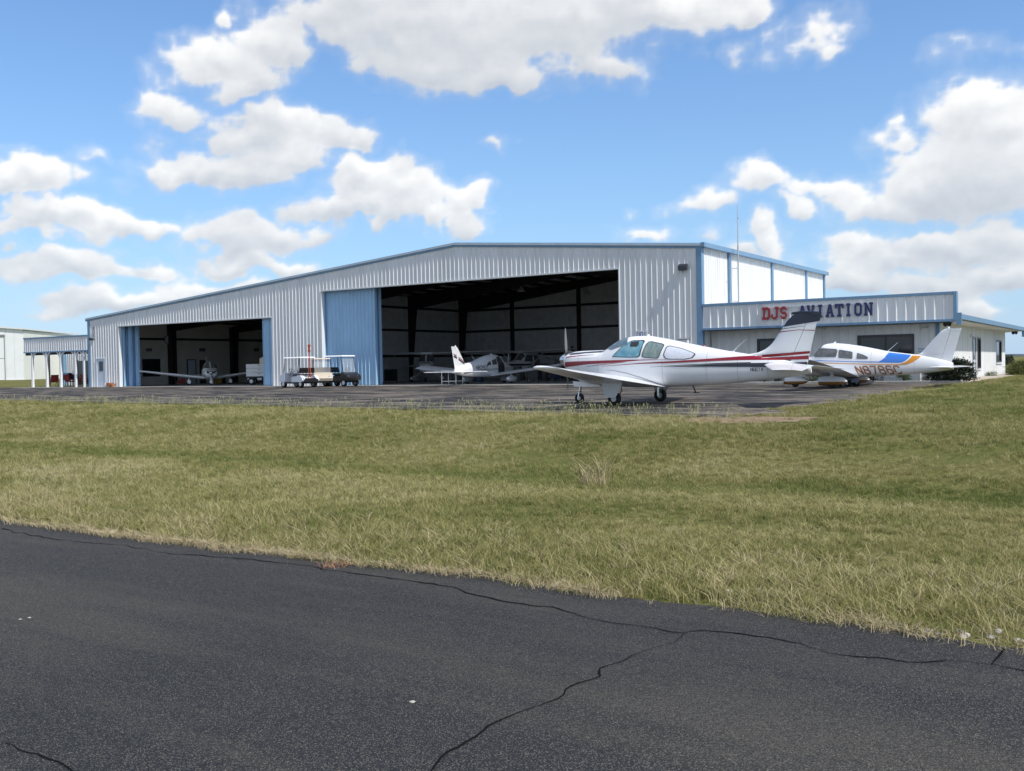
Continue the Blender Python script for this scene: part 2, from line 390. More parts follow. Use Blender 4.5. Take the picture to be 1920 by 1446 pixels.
# cracks in the taxiway: open joints, dark inside
M_CRACK = mat('crack_gap', (.008, .008, .009), .95, spec=.05)
def crack(pts, w0, seed, jag=.03):
    P = [onz(x, y, TZ) for x, y in pts]; L = []; rs = random.Random(seed)
    for a, b in zip(P[:-1], P[1:]):
        n = max(2, int((b-a).length/.06))
        for k in range(n): L.append(a.lerp(b, k/n))
    L.append(P[-1]); m = MB(); pl = pr = None
    for i, q in enumerate(L):
        d = (L[min(i+1, len(L)-1)]-L[max(i-1, 0)]).normalized(); nrm = Vector((-d.y, d.x, 0))
        o = (fbm(i*.35, seed, 3)-.5)*jag*2; wd = w0*max(.5, -.6+3.4*float(fbm(i*.22, seed+9, 4)))
        c = q+nrm*float(o); l = (c.x+nrm.x*wd, c.y+nrm.y*wd, TZ+.004); r_ = (c.x-nrm.x*wd, c.y-nrm.y*wd, TZ+.004)
        if pl: m.poly([pr, r_, l, pl])
        pl, pr = l, r_
    o = m.build('crack', M_CRACK, taxiway); return o
crack([(0, 992), (90, 1010), (230, 1024), (330, 1040), (430, 1046), (540, 1058), (640, 1072), (760, 1087), (835, 1100), (870, 1112), (960, 1130), (1030, 1140), (1090, 1157), (1190, 1172), (1280, 1188), (1320, 1185), (1440, 1196), (1560, 1222), (1720, 1245), (1800, 1240), (1870, 1247), (1930, 1258)], .0048, 3, .05)
crack([(1282, 1188), (1255, 1205), (1190, 1232), (1130, 1255), (1110, 1275), (1040, 1310), (950, 1345), (870, 1390), (820, 1420), (800, 1450)], .0032, 5, .05)
crack([(0, 1398), (60, 1420), (125, 1440), (160, 1450)], .004, 8, .04)
crack([(1893, 1219), (1880, 1232), (1864, 1247)], .0045, 11, .05)
# apron -------------------------------------------------
M_APRON = apron_mat()
am = MB(); xe = np.concatenate([np.linspace(-140, -30, 30)[:-1], np.linspace(-30, 12, 200)])
xr = 11.9; rows = np.concatenate([np.linspace(0, 1, 12)])
prev = None
for x in xe:
    y0 = edge_y(x)+float(fbm(x*1.3, 2., 4)-.5)*.5
    if x > 9: y0 = y0+.25*(x-9)**1.5*.1
    colv = [(x if x < 11.5 else x+float(fbm(3., 40*t, 3)-.5)*.5-.3*(1-t), y0+(0.0-y0)*t, 0) for t in rows]
    colv = [(a, b, apron_z(b)) for a, b, _ in colv]
    if prev:
        for a in range(len(rows)-1): am.poly([prev[a], colv[a], colv[a+1], prev[a+1]])
    prev = colv
# right-hand margin, ragged, X about 11.3 to 12
yy = np.linspace(-26.5, -1.2, 160)
for a, b in zip(yy[:-1], yy[1:]):
    e1 = 11.95+(fbm(a*.9, 5., 4)-.5)*1.1; e2 = 11.95+(fbm(b*.9, 5., 4)-.5)*1.1
    am.poly([(11.4, a, apron_z(a)+.004), (e1, a, apron_z(a)-.01), (e2, b, apron_z(b)-.01), (11.4, b, apron_z(b)+.004)])
apron = am.build('apron', M_APRON, smooth=30); tag(apron, 'weathered dark asphalt apron in front of the hangar', None, None, 'structure')
# hangar floor slab and its pale front lip, kerb along the office
M_CONC = mat('concrete', (.42, .40, .36), .85, var=.3, scale=2.5, bump=.3, bscale=30)
M_FLOOR = mat('hangar_floor_paint', (.36, .36, .35), .5, var=.3, scale=.8)
fl = bx('hangar_floor', M_FLOOR, None, -50.2, -.1, .02, 21.3, -.2, .012); tag(fl, 'grey concrete hangar floor', None, None, 'structure')
lip = bx('threshold', M_CONC, None, -59.5, 0, -.75, -.02, -.2, .008); tag(lip, 'pale concrete strip along the hangar front', None, None, 'structure')
kb = bx('kerb', M_CONC, None, .2, 12.2, -1.45, -1.2, -.2, .1, bevel=.02); tag(kb, 'low concrete kerb along the office planting bed', None, None, 'structure')
M_BED = mat('planting_soil', (.10, .075, .05), .95, var=.5, scale=9, bump=.8, bscale=20)
bed = bx('planting_bed', M_BED, None, .2, 10.8, -1.19, .55, -.2, .06); tag(bed, 'bare soil planting bed in front of the office', None, None, 'structure')
M_WALK = mat('sidewalk_concrete', (.47, .40, .32), .9, var=.25, scale=1.5, bump=.3)
wm = MB()
for k, y in enumerate(np.arange(-1.2, 24, 1.5)): wm.box(11.0, 12.35, y, y+1.47, -.2, .015)
walk = wm.build('sidewalk', M_WALK); tag(walk, 'pale concrete walk beside the office wall', None, None, 'structure')
# ------------------------------------------------------------------ metal buildings
M_WALL = mat('white_metal_panel', (.77, .78, .78), .42, var=.16, scale=1.6, stretch=(1.5, 1.5, .12), spec=.45)
M_BLUE = mat('blue_trim', (.17, .30, .45), .45, var=.12, scale=2, spec=.45)
M_BLUED = mat('blue_door_panel', (.32, .52, .73), .45, var=.12, scale=1.5, stretch=(1, 1, .3))
M_SHEETED = mat('pale_trim', (.72, .74, .74), .45)
M_STEEL = mat('dark_red_iron', (.028, .024, .024), .6, var=.3, scale=3)
M_LINER = mat('interior_insulation', (.74, .74, .74), .8, var=.18, scale=2)
M_TANW = mat('interior_tan_wall', (.68, .64, .56), .8, var=.12, scale=1.2)
M_SOFF = mat('soffit', (.62, .63, .62), .6)
M_GALV = mat('galvanised_roof', (.55, .57, .58), .35, metal=.6, var=.15, scale=1.)
M_DOORW = mat('pale_grey_door', (.60, .66, .74), .4, var=.06)
M_DARKG = mat('dark_window_glass', (.022, .025, .028), .06, spec=.6)
M_BRONZE = mat('dark_bronze_frame', (.03, .032, .038), .4)
M_BLACK = mat('black_plastic', (.02, .02, .022), .5)
M_WHITE = mat('white_paint', (.78, .79, .80), .4)
M_CHROME = mat('bright_metal', (.75, .76, .78), .22, metal=1)
M_GREYP = mat('grey_plastic', (.22, .23, .24), .5)
M_RUBBER = mat('tyre_rubber', (.018, .018, .019), .8, var=.2)

RIB = [(0., 0.), (.026, .04), (.05, .04), (.076, 0.), (.172, 0.), (.18, .009), (.204, .009), (.212, 0.)]
def ribbed(parent, m, O, U, N, u0, u1, zb, zt, pitch=.3048, npan=3, name='wall_panel', skip=None):
    """ribbed sheet-metal panels side by side; O origin, U along, N outward, zb/zt functions of u"""
    O = Vector(O); U = Vector(U); N = Vector(N)
    zb_ = zb if callable(zb) else (lambda u: zb); zt_ = zt if callable(zt) else (lambda u: zt)
    w_ = pitch*npan; k0 = math.floor(u0/w_); out = []
    while k0*w_ < u1-1e-4:
        a = max(u0, k0*w_); b = min(u1, (k0+1)*w_); k0 += 1
        if b-a < .01: continue
        us = [(a, None)]
        j = math.floor(a/pitch)
        while j*pitch < b:
            for du, off in RIB:
                u = j*pitch+du*pitch/.3048
                if a+1e-4 < u < b-1e-4: us.append((u, off))
            j += 1
        us.append((b, None)); mb = MB(); prev = None
        for u, off in us:
            o = 0. if off is None else off
            p = O+U*u+N*o; q = (p.x, p.y, zb_(u)), (p.x, p.y, zt_(u))
            if prev: mb.poly([prev[0], q[0], q[1], prev[1]])
            prev = q
        o = mb.build(name, m, parent); out.append(o)
    return out

XL, XRG, ZR = -50.30, -15.162, 8.217
HL, HM = 4.588, 6.071
XA, XB, XC, XD = -46.52, -30.25, -25.74, -4.58
LB = 21.43
def roof_z(x): return ZR-abs(x-XRG)/12.
hangar = thing('hangar', 'large white ribbed metal hangar with blue trim and two open doorways', 'building', (XL, 0, 0))
def H(o): o.parent = hangar; o.matrix_parent_inverse = hangar.matrix_basis.inverted(); return o
fw = part('front_wall', hangar); fw.location = (-XL, 0, 0)
top = lambda u: roof_z(u)-.10
for a, b, zb in ((XL+.05, -49.30, 0), (-49.30, -48.28, 2.16), (-48.28, XA, 0), (XA, XB, HL), (XB, XC, 0), (XC, XD, HM), (XD, -.05, 0)):
    for seg in ((a, min(b, XRG)), (max(a, XRG), b)):
        if seg[1]-seg[0] > .02: ribbed(fw, M_WALL, (0, 0, 0), (1, 0, 0), (0, -1, 0), seg[0], seg[1], zb, top)
def hp(name, m, mb_or_box, parent=None, **k):
    o = (MB().box(*mb_or_box) if isinstance(mb_or_box, tuple) else mb_or_box).build(name, m, parent or fw, **k); return o
# inner lining of the front wall
for a, b, zb in ((XL+.06, XA-.1, 0), (XA-.1, XB+.1, HL+.05), (XB+.1, XC-.1, 0), (XC-.1, XD+.1, HM+.05), (XD+.1, -.06, 0)):
    m = MB(); xs_ = sorted({a, b} | ({XRG} if a < XRG < b else set()))
    for x0, x1 in zip(xs_[:-1], xs_[1:]):
        m.poly([(x0, .22, zb), (x0, .22, roof_z(x0)-.15), (x1, .22, roof_z(x1)-.15), (x1, .22, zb)])
    m.build('liner', M_LINER, fw)
# opening reveals (head and jamb flashing)
for nm, x0, x1, h in (('a', XA, XB, HL), ('b', XC, XD, HM)):
    m = MB(); m.box(x0-.04, x1+.04, -.045, .22, h-.06, h+.02); m.build('door_head_flashing', M_SHEETED, fw)
    for x in (x0, x1):
        s = -1 if x == x0 else 1
        m = MB(); m.box(min(x, x+s*.06), max(x, x+s*.06), -.045, .22, 0, h-.06); m.build('jamb_flashing', M_SHEETED, fw)
# corner trims and rake trim
hp('corner_trim', M_BLUE, (XL-.05, XL+.20, -.05, .25, 0, roof_z(XL)-.12))
hp('corner_trim', M_BLUE, (-.24, .05, -.06, .25, 0, roof_z(0)-.12))
for x0, x1 in ((XL-.25, XRG), (XRG, .22)):
    n = 5 if x1 == XRG else 3
    for k in range(n):
        a = x0+(x1-x0)*k/n; b = x0+(x1-x0)*(k+1)/n-.012
        za, zb = roof_z(a), roof_z(b); m = MB()
        m.hexa([(a, -.06, za-.2), (b, -.06, zb-.2), (b, .1, zb-.2), (a, .1, za-.2)], [(a, -.085, za+.02), (b, -.085, zb+.02), (b, .1, zb+.08), (a, .1, za+.08)])
        m.build('rake_trim', M_BLUE, fw)
# right wall: ribbed bright panels, blue column strips, gutter
rw = part('right_wall', hangar); rw.location = (-XL, 0, 0)
ribbed(rw, M_WALL, (0, 0, 0), (0, 1, 0), (1, 0, 0), .26, LB-.05, 0, roof_z(0)-.14, name='wall_panel')
for y, wd in ((3.72, .26), (10.57, .26), (17.25, .26), (LB-.12, .2)):
    MB().box(.035, .13, y-wd/2, y+wd/2, 2.4, roof_z(0)-.16).build('downspout', M_BLUE, rw)
MB().box(.06, .27, -.2, LB+.3, roof_z(0)-.16, roof_z(0)+.06).build('gutter', M_BLUE, rw)
lw = part('left_wall', hangar); lw.location = (-XL, 0, 0)
ribbed(lw, M_WALL, (XL, 0, 0), (0, 1, 0), (-1, 0, 0), .26, LB, 0, roof_z(XL)-.1)
MB().box(XL+.16, XL+.2, .25, LB, 0, roof_z(XL)-.1).build('liner', M_TANW, lw)
MB().box(-.2, -.16, .25, LB, 0, roof_z(0)-.1).build('liner', M_LINER, rw)
bw = part('back_wall', hangar); bw.location = (-XL, 0, 0)
MB().prism([(XL, LB, 0), (0, LB, 0), (0, LB, roof_z(0)-.1), (XRG, LB, ZR-.1), (XL, LB, roof_z(XL)-.1)], (0, .1, 0)).build('liner', M_LINER, bw)
rf = part('roof', hangar); rf.location = (-XL, 0, 0)
for x0, x1 in ((XL-.2, XRG), (XRG, .2)):
    n = round((x1-x0)/.61); 
    za, zb = roof_z(x0), roof_z(x1)
    MB().hexa([(x0, -.1, za-.09), (x1, -.1, zb-.09), (x1, LB+.25, zb-.09), (x0, LB+.25, za-.09)], [(x0, -.1, za), (x1, -.1, zb), (x1, LB+.25, zb), (x0, LB+.25, za)]).build('roof_sheet', M_GALV, rf)
    MB().hexa([(x0+.3, .24, za-.13), (x1-(.01 if x1 == XRG else .3), .24, zb-.13), (x1-(.01 if x1 == XRG else .3), LB-.02, zb-.13), (x0+.3, LB-.02, za-.13)], [(x0+.3, .24, za-.1), (x1-(.01 if x1 == XRG else .3), .24, zb-.1), (x1-(.01 if x1 == XRG else .3), LB-.02, zb-.1), (x0+.3, LB-.02, za-.1)]).build('roof_insulation', M_LINER, rf)
# steel frames: tapered columns, haunched rafters, purlins, girts
XP = -30.28
for fy in (.45, 7.2, 14.2, 20.9):
    fr = part('steel_frame', hangar); fr.location = (-XL, 0, 0)
    for xb_, s, zt in ((-.25, -1, roof_z(0)), (XP+.02, 1, roof_z(XP)), (XP-.02, -1, roof_z(XP)), (XL+.25, 1, roof_z(XL))):
        w0, w1 = .3, (1.0 if zt > 6 else .55); y0, y1 = fy-.1, fy+.1; t = zt-.35
        MB().hexa([(xb_, y0, 0), (xb_+s*w0, y0, 0), (xb_+s*w0, y1, 0), (xb_, y1, 0)][::s], [(xb_, y0, t), (xb_+s*w1, y0, t-.25), (xb_+s*w1, y1, t-.25), (xb_, y1, t)][::s]).build('column', M_STEEL, fr)
    for xa_, xb_, da, db in ((XP, XRG, 1.15, .5), (XRG, -.25, .5, 1.15), (XL+.25, XP, .6, .9)):
        za, zb = roof_z(xa_)-.33, roof_z(xb_)-.33; y0, y1 = fy-.09, fy+.09
        MB().hexa([(xa_, y0, za-da), (xb_, y0, zb-db), (xb_, y1, zb-db), (xa_, y1, za-da)], [(xa_, y0, za), (xb_, y0, zb), (xb_, y1, zb), (xa_, y1, za)]).build('rafter', M_STEEL, fr)
pur = part('purlins', hangar); pur.location = (-XL, 0, 0)
for x in np.arange(XL+1.2, -.6, 1.5):
    z = roof_z(x)-.14; MB().box(x-.03, x+.03, .3, LB-.1, z-.18, z).build('purlin', M_STEEL, pur)
pw = part('partition_wall', hangar); pw.location = (-XL, 0, 0)
ribbed(pw, M_LINER, (XP+.12, 0, 0), (0, 1, 0), (1, 0, 0), .3, LB-.1, 0, roof_z(XP)-.4, pitch=.61, npan=2, name='partition_panel')
MB().box(XP-.1, XP+.1, .3, LB-.1, 0, roof_z(XP)-.35).build('partition_core', M_LINER, pw)
ribbed(bw, M_LINER, (0, LB-.02, 0), (1, 0, 0), (0, -1, 0), XP+.3, -.3, 0, lambda u: roof_z(u)-.6, pitch=.61, npan=2, name='back_panel')
gr = part('girts', hangar); gr.location = (-XL, 0, 0)
for z in (1.95, 3.95, 5.7): MB().box(XP+.2, -.3, LB-.17, LB-.06, z-.09, z+.09).build('girt', M_STEEL, gr)
for z in (1.95, 3.95, 5.7): MB().box(XP+.16, XP+.27, .3, LB-.2, z-.08, z+.08).build('girt', M_STEEL, gr)
for z in (3.77,): MB().box(XL+.21, XL+.3, .3, LB-.2, z-.09, z+.09).build('girt', M_STEEL, gr)
for px in (960, 1085):
    x = ony(px, 600, LB-.2).x; MB().box(x-.13, x+.13, LB-.3, LB-.06, 0, roof_z(x)-.5).build('wind_column', M_STEEL, gr)
for y in (7.67, 13.84):
    MB().box(XL+.21, XL+.55, y-.12, y+.12, 0, roof_z(XL)-.4).build('wall_column', M_STEEL, gr)
# hanging lamps and unit heaters inside
def lamp(x, y, z):
    t = part('high_bay_light', hangar); t.location = (x-XL, y, z)
    MB().tube([(0, 0, 0), (0, 0, .5)], .02, 6).build('stem', M_STEEL, t)
    MB().lathe([(0, .28), (.02, .29), (.22, .1), (.3, .08)], ax='z', n=16).build('reflector', M_CHROME, t, smooth=40)
P = ony(977, 541, 8.0); lamp(P.x, P.y, P.z-.2)
P = ony(1100, 552, 17.); lamp(P.x, P.y, P.z)
P = ony(664, 575, 11); 
# main doorway: blue sliding leaves stacked at the left
xl0 = ony(613, 640, .42).x; xl1 = ony(703, 640, .42).x; xe = ony(713.5, 640, .8).x
dr = part('sliding_door', hangar); dr.location = (-XL, 0, 0)
MB().box(XC-.02, xl0, .2, .34, 0, HM+.02).build('jamb_panel', M_BLUED, dr)
ribbed(dr, M_BLUED, (0, .42, 0), (1, 0, 0), (0, -1, 0), xl0-.25, xl1, .03, HM+.1, name='door_panel')
MB().box(xl0-.25, xl1+.02, .43, .50, .03, HM+.1).build('leaf_core', M_BLUED, dr)
MB().box(xl1, xl1+.09, .36, .55, .03, HM+.1).build('edge_post', M_BLUED, dr)
ribbed(dr, M_BLUED, (0, .86, 0), (1, 0, 0), (0, -1, 0), xl0-.25, xe-.1, .03, HM+.1, name='door_panel')
MB().box(xl0-.25, xe, .87, .94, .03, HM+.1).build('leaf_core', M_BLUED, dr)
MB().box(xe-.1, xe, .8, .87, .03, HM+.1).build('edge_post', M_BLUED, dr)
MB().box(XC-.3, XD, .3, 1.3, HM+.12, HM+.35).build('door_track', M_STEEL, dr)
# small doorway: leaves folded at both sides
dl = part('sliding_door', hangar); dl.location = (-XL, 0, 0)
for k in range(3):
    y = .3+.38*k; x1 = XA+.12+.34*k
    ribbed(dl, M_BLUED, (0, y, 0), (1, 0, 0), (0, -1, 0), XA-.9, x1, .03, HL+.05, name='door_panel')
    MB().box(XA-.9, x1, y+.01, y+.06, .03, HL+.05).build('leaf_core', M_BLUED, dl)
    MB().box(x1, x1+.06, y-.06, y+.1, .03, HL+.05).build('edge_post', M_BLUED, dl)
xq = ony(498.5, 660, .5).x
MB().box(xq, XB+.3, .27, .37, .03, HL+.05).build('leaf_core', M_BLUED, dl)
for a in (xq, (xq+XB)/2): MB().box(a, a+.05, .24, .27, .03, HL+.05).build('edge_post', M_BLUED, dl)
# personnel door
pd = part('personnel_door', hangar); pd.location = (-XL, 0, 0)
MB().box(-49.30, -48.28, -.02, .06, .0, 2.16).build('door_leaf', M_DOORW, pd)
m = MB(); m.box(-49.36, -49.27, -.06, .05, 0, 2.2); m.box(-48.31, -48.22, -.06, .05, 0, 2.2); m.box(-49.27, -48.31, -.06, .05, 2.1, 2.2); m.build('door_frame', M_DOORW, pd)
MB().box(-49.02, -48.56, -.035, .0, 1.22, 1.95).build('window', M_DARKG, pd)
MB().tube([(-48.42, -.08, 1.0), (-48.52, -.08, 1.0)], .02, 6).build('handle', M_CHROME, pd)
# wall fittings
def fitting(name, label, cat, P, parts_):
    t = thing(name, label, cat, P)
    for nm, m, mb in parts_: mb.build(nm, m, t)
    return t
P = ony(1281.5, 499.5, -.05)
fl_ = thing('floodlight', 'grey floodlight mounted high on the hangar front beside the corner', 'floodlight', (P.x, 0, P.z))
MB().box(-.22, .22, -.1, -.03, -.15, .1).build('back_box', M_GREYP, fl_)
MB().hexa([(-.22, -.26, -.2), (.22, -.26, -.2), (.22, -.1, -.14), (-.22, -.1, -.14)], [(-.22, -.25, .0), (.22, -.25, .0), (.22, -.1, .12), (-.22, -.1, .12)]).build('housing', M_BRONZE, fl_)
MB().hexa([(-.18, -.25, -.225), (.18, -.25, -.225), (.18, -.13, -.18), (-.18, -.13, -.18)], [(-.18, -.25, -.2), (.18, -.25, -.2), (.18, -.13, -.155), (-.18, -.13, -.155)]).build('lens', M_DARKG, fl_)
P = ony(175, 636, -.05)
cm = thing('flood_lamp', 'small dark lamp on the hangar corner above the canopy', 'lamp', (P.x, 0, P.z))
MB().tube([(0, -.03, .95), (0.02, -.06, .6), (.03, -.05, .1)], .018, 6).build('conduit', M_BRONZE, cm)
MB().lathe([(-.2, .11), (-.17, .13), (.0, .08), (.04, .05)], ax='y', n=12, o=(-.12, -.1, 0)).build('lamp_head', M_BRONZE, cm, smooth=40)
MB().box(-.12, .06, -.07, -.03, -.05, .05).build('bracket', M_BRONZE, cm)
# stroke lettering ---------------------------------------------------------
STROKE = {'0': [[(0, .2), (0, .8), (.2, 1), (.8, 1), (1, .8), (1, .2), (.8, 0), (.2, 0), (0, .2)]], '1': [[(.25, .8), (.55, 1), (.55, 0)]],
 '2': [[(0, .8), (.2, 1), (.8, 1), (1, .8), (1, .6), (0, 0), (1, 0)]], '6': [[(.95, .85), (.8, 1), (.2, 1), (0, .8), (0, .2), (.2, 0), (.8, 0), (1, .2), (1, .4), (.8, .56), (.05, .56)]],
 '7': [[(0, 1), (1, 1), (.4, 0)]], '8': [[(.2, .53), (.03, .7), (.03, .85), (.2, 1), (.8, 1), (.97, .85), (.97, .7), (.8, .53), (.2, .53), (0, .35), (0, .18), (.2, 0), (.8, 0), (1, .18), (1, .35), (.8, .53)]],
 '9': [[(.05, .15), (.2, 0), (.8, 0), (1, .2), (1, .8), (.8, 1), (.2, 1), (0, .8), (0, .6), (.2, .45), (.95, .45)]], 'N': [[(0, 0), (0, 1), (1, 0), (1, 1)]], 'C': [[(1, .8), (.8, 1), (.2, 1), (0, .8), (0, .2), (.2, 0), (.8, 0), (1, .2)]],
 'V': [[(0, 1), (.5, 0), (1, 1)]], 'T': [[(0, 1), (1, 1)], [(.5, 1), (.5, 0)]], 'F': [[(0, 0), (0, 1), (1, 1)], [(0, .5), (.8, .5)]]}
def stroke_quads(text, h, wd, gap, th, slant=0.):
    """list of 2D quads; origin at lower-left"""
    out = []; x0 = 0
    for ch in text:
        for pl in STROKE.get(ch, []):
            pts = [Vector((x0+x*wd+slant*y*h, y*h)) for x, y in pl]
            for i in range(len(pts)-1):
                a, b = pts[i], pts[i+1]; d = (b-a).normalized(); n = Vector((-d.y, d.x))*th/2
                e0 = d*(th*.5 if True else 0); L = (b-a).length; k = max(1, int(L/.05))
                a2, b2 = a-e0*.55, b+e0*.55
                for j in range(k):
                    p, q = a2.lerp(b2, j/k), a2.lerp(b2, (j+1)/k)
                    out.append([p-n, q-n, q+n, p+n])
        x0 += wd+gap
    return out
M_SIGNB = mat('sign_blue_ink', (.10, .19, .38), .6)
P = ony(1203, 627.5, -.05)
sg = thing('number_sign', 'small white plate with blue 001 on the hangar front', 'sign', (P.x, 0, P.z))
MB().box(-.34, .34, -.06, -.035, -.2, .2).build('plate', M_WALL, sg)
m = MB()
for i, q in enumerate(stroke_quads('001', .24, .13, .06, .035)):
    m.poly([(p.x-.25, -.064-.0003*(i % 7), p.y-.12) for p in q])
m.build('lettering', M_SIGNB, sg)
P = ony(1283, 646, -.05)
vb = thing('wall_box', 'grey metal hood box on the hangar front behind the parked airplane', 'box', (P.x, 0, P.z))
MB().box(-.25, .25, -.25, -.035, -.25, .25).build('box_body', M_WALL, vb); MB().hexa([(-.28, -.3, .25), (.28, -.3, .25), (.28, -.03, .25), (-.28, -.03, .25)], [(-.28, -.3, .28), (.28, -.3, .28), (.28, -.03, .34), (-.28, -.03, .34)]).build('hood', M_GREYP, vb)

# ------------------------------------------------------------------ office annex
FX1, FZ0, FZ1 = 11.78, 2.655, 3.955
office = thing('office_building', 'low white ribbed office annex with deep panelled fascia and blue trim', 'building', (11.78, 0, 0))
def OP(nm):
    o = part(nm, office); o.location = (-11.78, 0, 0); return o
fas = OP('fascia')
ribbed(fas, M_WALL, (0, -.02, 0), (1, 0, 0), (0, -1, 0), .08, FX1-.12, FZ0+.1, FZ1-.12, name='fascia_panel', pitch=.40, npan=2)
MB().box(.06, FX1-.14, -.075, .12, FZ1-.12, FZ1).build('top_trim', M_BLUE, fas)
MB().box(.06, FX1-.14, -.09, .9, FZ0, FZ0+.1).build('bottom_trim', M_BLUE, fas)
MB().box(FX1-.14, FX1, -.1, .3, FZ0+.02, FZ1).build('end_trim', M_BLUE, fas)
MB().box(.06, FX1-.14, .0, .1, FZ0+.1, FZ1-.12).build('backing', M_WALL, fas)
WY, WX = 1.0, 10.85
ofw = OP('front_wall')
W1 = (ony(1420.5, 640, WY).x, ony(1470, 640, WY).x+.6, .95, 2.15); W2 = (ony(1609, 631, WY).x, ony(1713, 627, WY).x, .95, 2.17)
segs = [(.1, W1[0], 0), (W1[1], W2[0], 0), (W2[1], WX-.12, 0)]
for a, b, _ in segs: ribbed(ofw, M_WALL, (0, WY, 0), (1, 0, 0), (0, -1, 0), a, b, 0, FZ0+.1, name='wall_panel', pitch=.40, npan=2)
for wd in (W1, W2):
    ribbed(ofw, M_WALL, (0, WY, 0), (1, 0, 0), (0, -1, 0), wd[0], wd[1], wd[3], FZ0+.1, name='wall_panel', pitch=.40, npan=2)
    ribbed(ofw, M_WALL, (0, WY, 0), (1, 0, 0), (0, -1, 0), wd[0], wd[1], 0, wd[2], name='wall_panel', pitch=.40, npan=2)
    x0, x1, z0, z1 = wd
    win = part('window', office); win.location = (-11.78, 0, 0); m = MB()
    m.box(x0-.02, x1+.02, WY-.05, WY+.05, z0-.02, z0+.08); m.box(x0-.02, x1+.02, WY-.05, WY+.05, z1-.1, z1+.02); m.box(x0-.02, x0+.09, WY-.05, WY+.05, z0+.08, z1-.1); m.box(x1-.09, x1+.02, WY-.05, WY+.05, z0+.08, z1-.1)
    m.build('frame', M_BRONZE, win)
    MB().box((x0+x1)/2-.03, (x0+x1)/2+.03, WY-.03, WY+.03, z0+.08, z1-.1).build('mullion', M_BRONZE, win)
    for a, b in ((x0+.09, (x0+x1)/2-.03), ((x0+x1)/2+.03, x1-.09)): MB().box(a, b, WY+.0, WY+.02, z0+.08, z1-.1).build('pane', M_DARKG, win)
MB().box(WX-.13, WX+.03, WY-.04, WY+.14, 0, FZ0+.1).build('corner_trim', M_BLUE, ofw)
osw = OP('side_wall')
def sy(px, py): return onx(px, py, WX).y
Yd0, Yd1 = sy(1823, 680), sy(1829, 680); Yw0, Yw1 = sy(1831.5, 660), sy(1838, 660); Yv0, Yv1 = sy(1866.5, 660), sy(1877, 660)
Ye = sy(1883.5, 680)
cuts = [(WY+.14, Yd0, 0, 2.75), (Yd0, Yd1, 2.12, 2.75), (Yd1, Yw0, 0, 2.75), (Yw0, Yw1, 2.14, 2.75), (Yw0, Yw1, 0, .45), (Yw1, Yv0, 0, 2.75), (Yv0, Yv1, 2.08, 2.75), (Yv0, Yv1, 0, .72), (Yv1, Ye, 0, 2.75)]
for a, b, z0, z1 in cuts: ribbed(osw, M_WALL, (WX, 0, 0), (0, 1, 0), (1, 0, 0), a, b, z0-.1 if z0 == 0 else z0, z1, name='wall_panel', pitch=.40, npan=2)
MB().box(WX-.1, WX+.03, Ye, Ye+.12, -.1, 2.75).build('corner_trim', M_BLUE, osw)
od = part('door', office); od.location = (-11.78, 0, 0)
MB().box(WX-.06, WX+.0, Yd0+.06, Yd1-.06, -.1, 2.06).build('door_leaf', M_DOORW, od)
m = MB(); m.box(WX-.06, WX+.05, Yd0, Yd0+.06, -.1, 2.12); m.box(WX-.06, WX+.05, Yd1-.06, Yd1, -.1, 2.12); m.box(WX-.06, WX+.05, Yd0+.06, Yd1-.06, 2.06, 2.12); m.build('frame', M_GREYP, od)
MB().box(WX, WX+.015, Yd0+.35, Yd1-.3, .95, 1.85).build('pane', M_DARKG, od)
MB().box(WX, WX+.07, Yd1-.22, Yd1-.14, .8, .95).build('handle', M_CHROME, od)
for (y0, y1, z0, z1) in ((Yw0, Yw1, .45, 2.14), (Yv0, Yv1, .72, 2.08)):
    win = part('window', office); win.location = (-11.78, 0, 0); m = MB()
    m.box(WX-.06, WX+.04, y0, y0+.09, z0, z1); m.box(WX-.06, WX+.04, y1-.09, y1, z0, z1); m.box(WX-.06, WX+.04, y0+.09, y1-.09, z0, z0+.1); m.box(WX-.06, WX+.04, y0+.09, y1-.09, z1-.1, z1)
    m.build('frame', M_BRONZE, win); MB().box(WX-.05, WX-.03, y0+.09, y1-.09, z0+.1, z1-.1).build('pane', M_DARKG, win)
    MB().box(WX+.04, WX+.09, y0-.03, y1+.03, z0-.07, z0).build('sill', M_SHEETED, win)
orf = OP('roof')
EX = 11.78; Yb = 23.6
MB().hexa([(.3, .1, 2.9), (EX, .1, 2.78), (EX, Yb, 2.72), (.3, Yb, 2.9)], [(.3, .1, 3.3), (EX, .1, 2.95), (EX, Yb, 2.90), (.3, Yb, 3.3)]).build('roof_sheet', M_GALV, orf)
MB().hexa([(EX, .05, 2.76), (EX+.14, .05, 2.76), (EX+.14, Yb+.1, 2.68), (EX, Yb+.1, 2.68)], [(EX, .05, 2.97), (EX+.16, .05, 2.97), (EX+.16, Yb+.1, 2.89), (EX, Yb+.1, 2.89)]).build('gutter', M_BLUE, orf)
MB().box(EX-.02, EX+.16, Yb+.1, Yb+.2, 2.3, 2.89).build('gutter_outlet', M_BLUE, orf)
MB().box(EX-.02, EX+.19, -.07, .05, 2.5, 3.02).build('gutter_end', M_BLUE, orf)
MB().hexa([(WX-.05, .3, 2.66), (EX, .3, 2.70), (EX, Yb, 2.64), (WX-.05, Yb, 2.60)], [(WX-.05, .3, 2.69), (EX, .3, 2.74), (EX, Yb, 2.68), (WX-.05, Yb, 2.64)]).build('soffit', M_SOFF, orf)
MB().box(.1, WX+.6, -.08, WY+.05, FZ0-.03, FZ0-.003).build('soffit', M_BRONZE, orf)
MB().box(.3, WX-.1, WY+.1, Ye+.1, -.1, 2.6).build('inner_core', M_LINER, office).location = (-11.78, 0, 0)
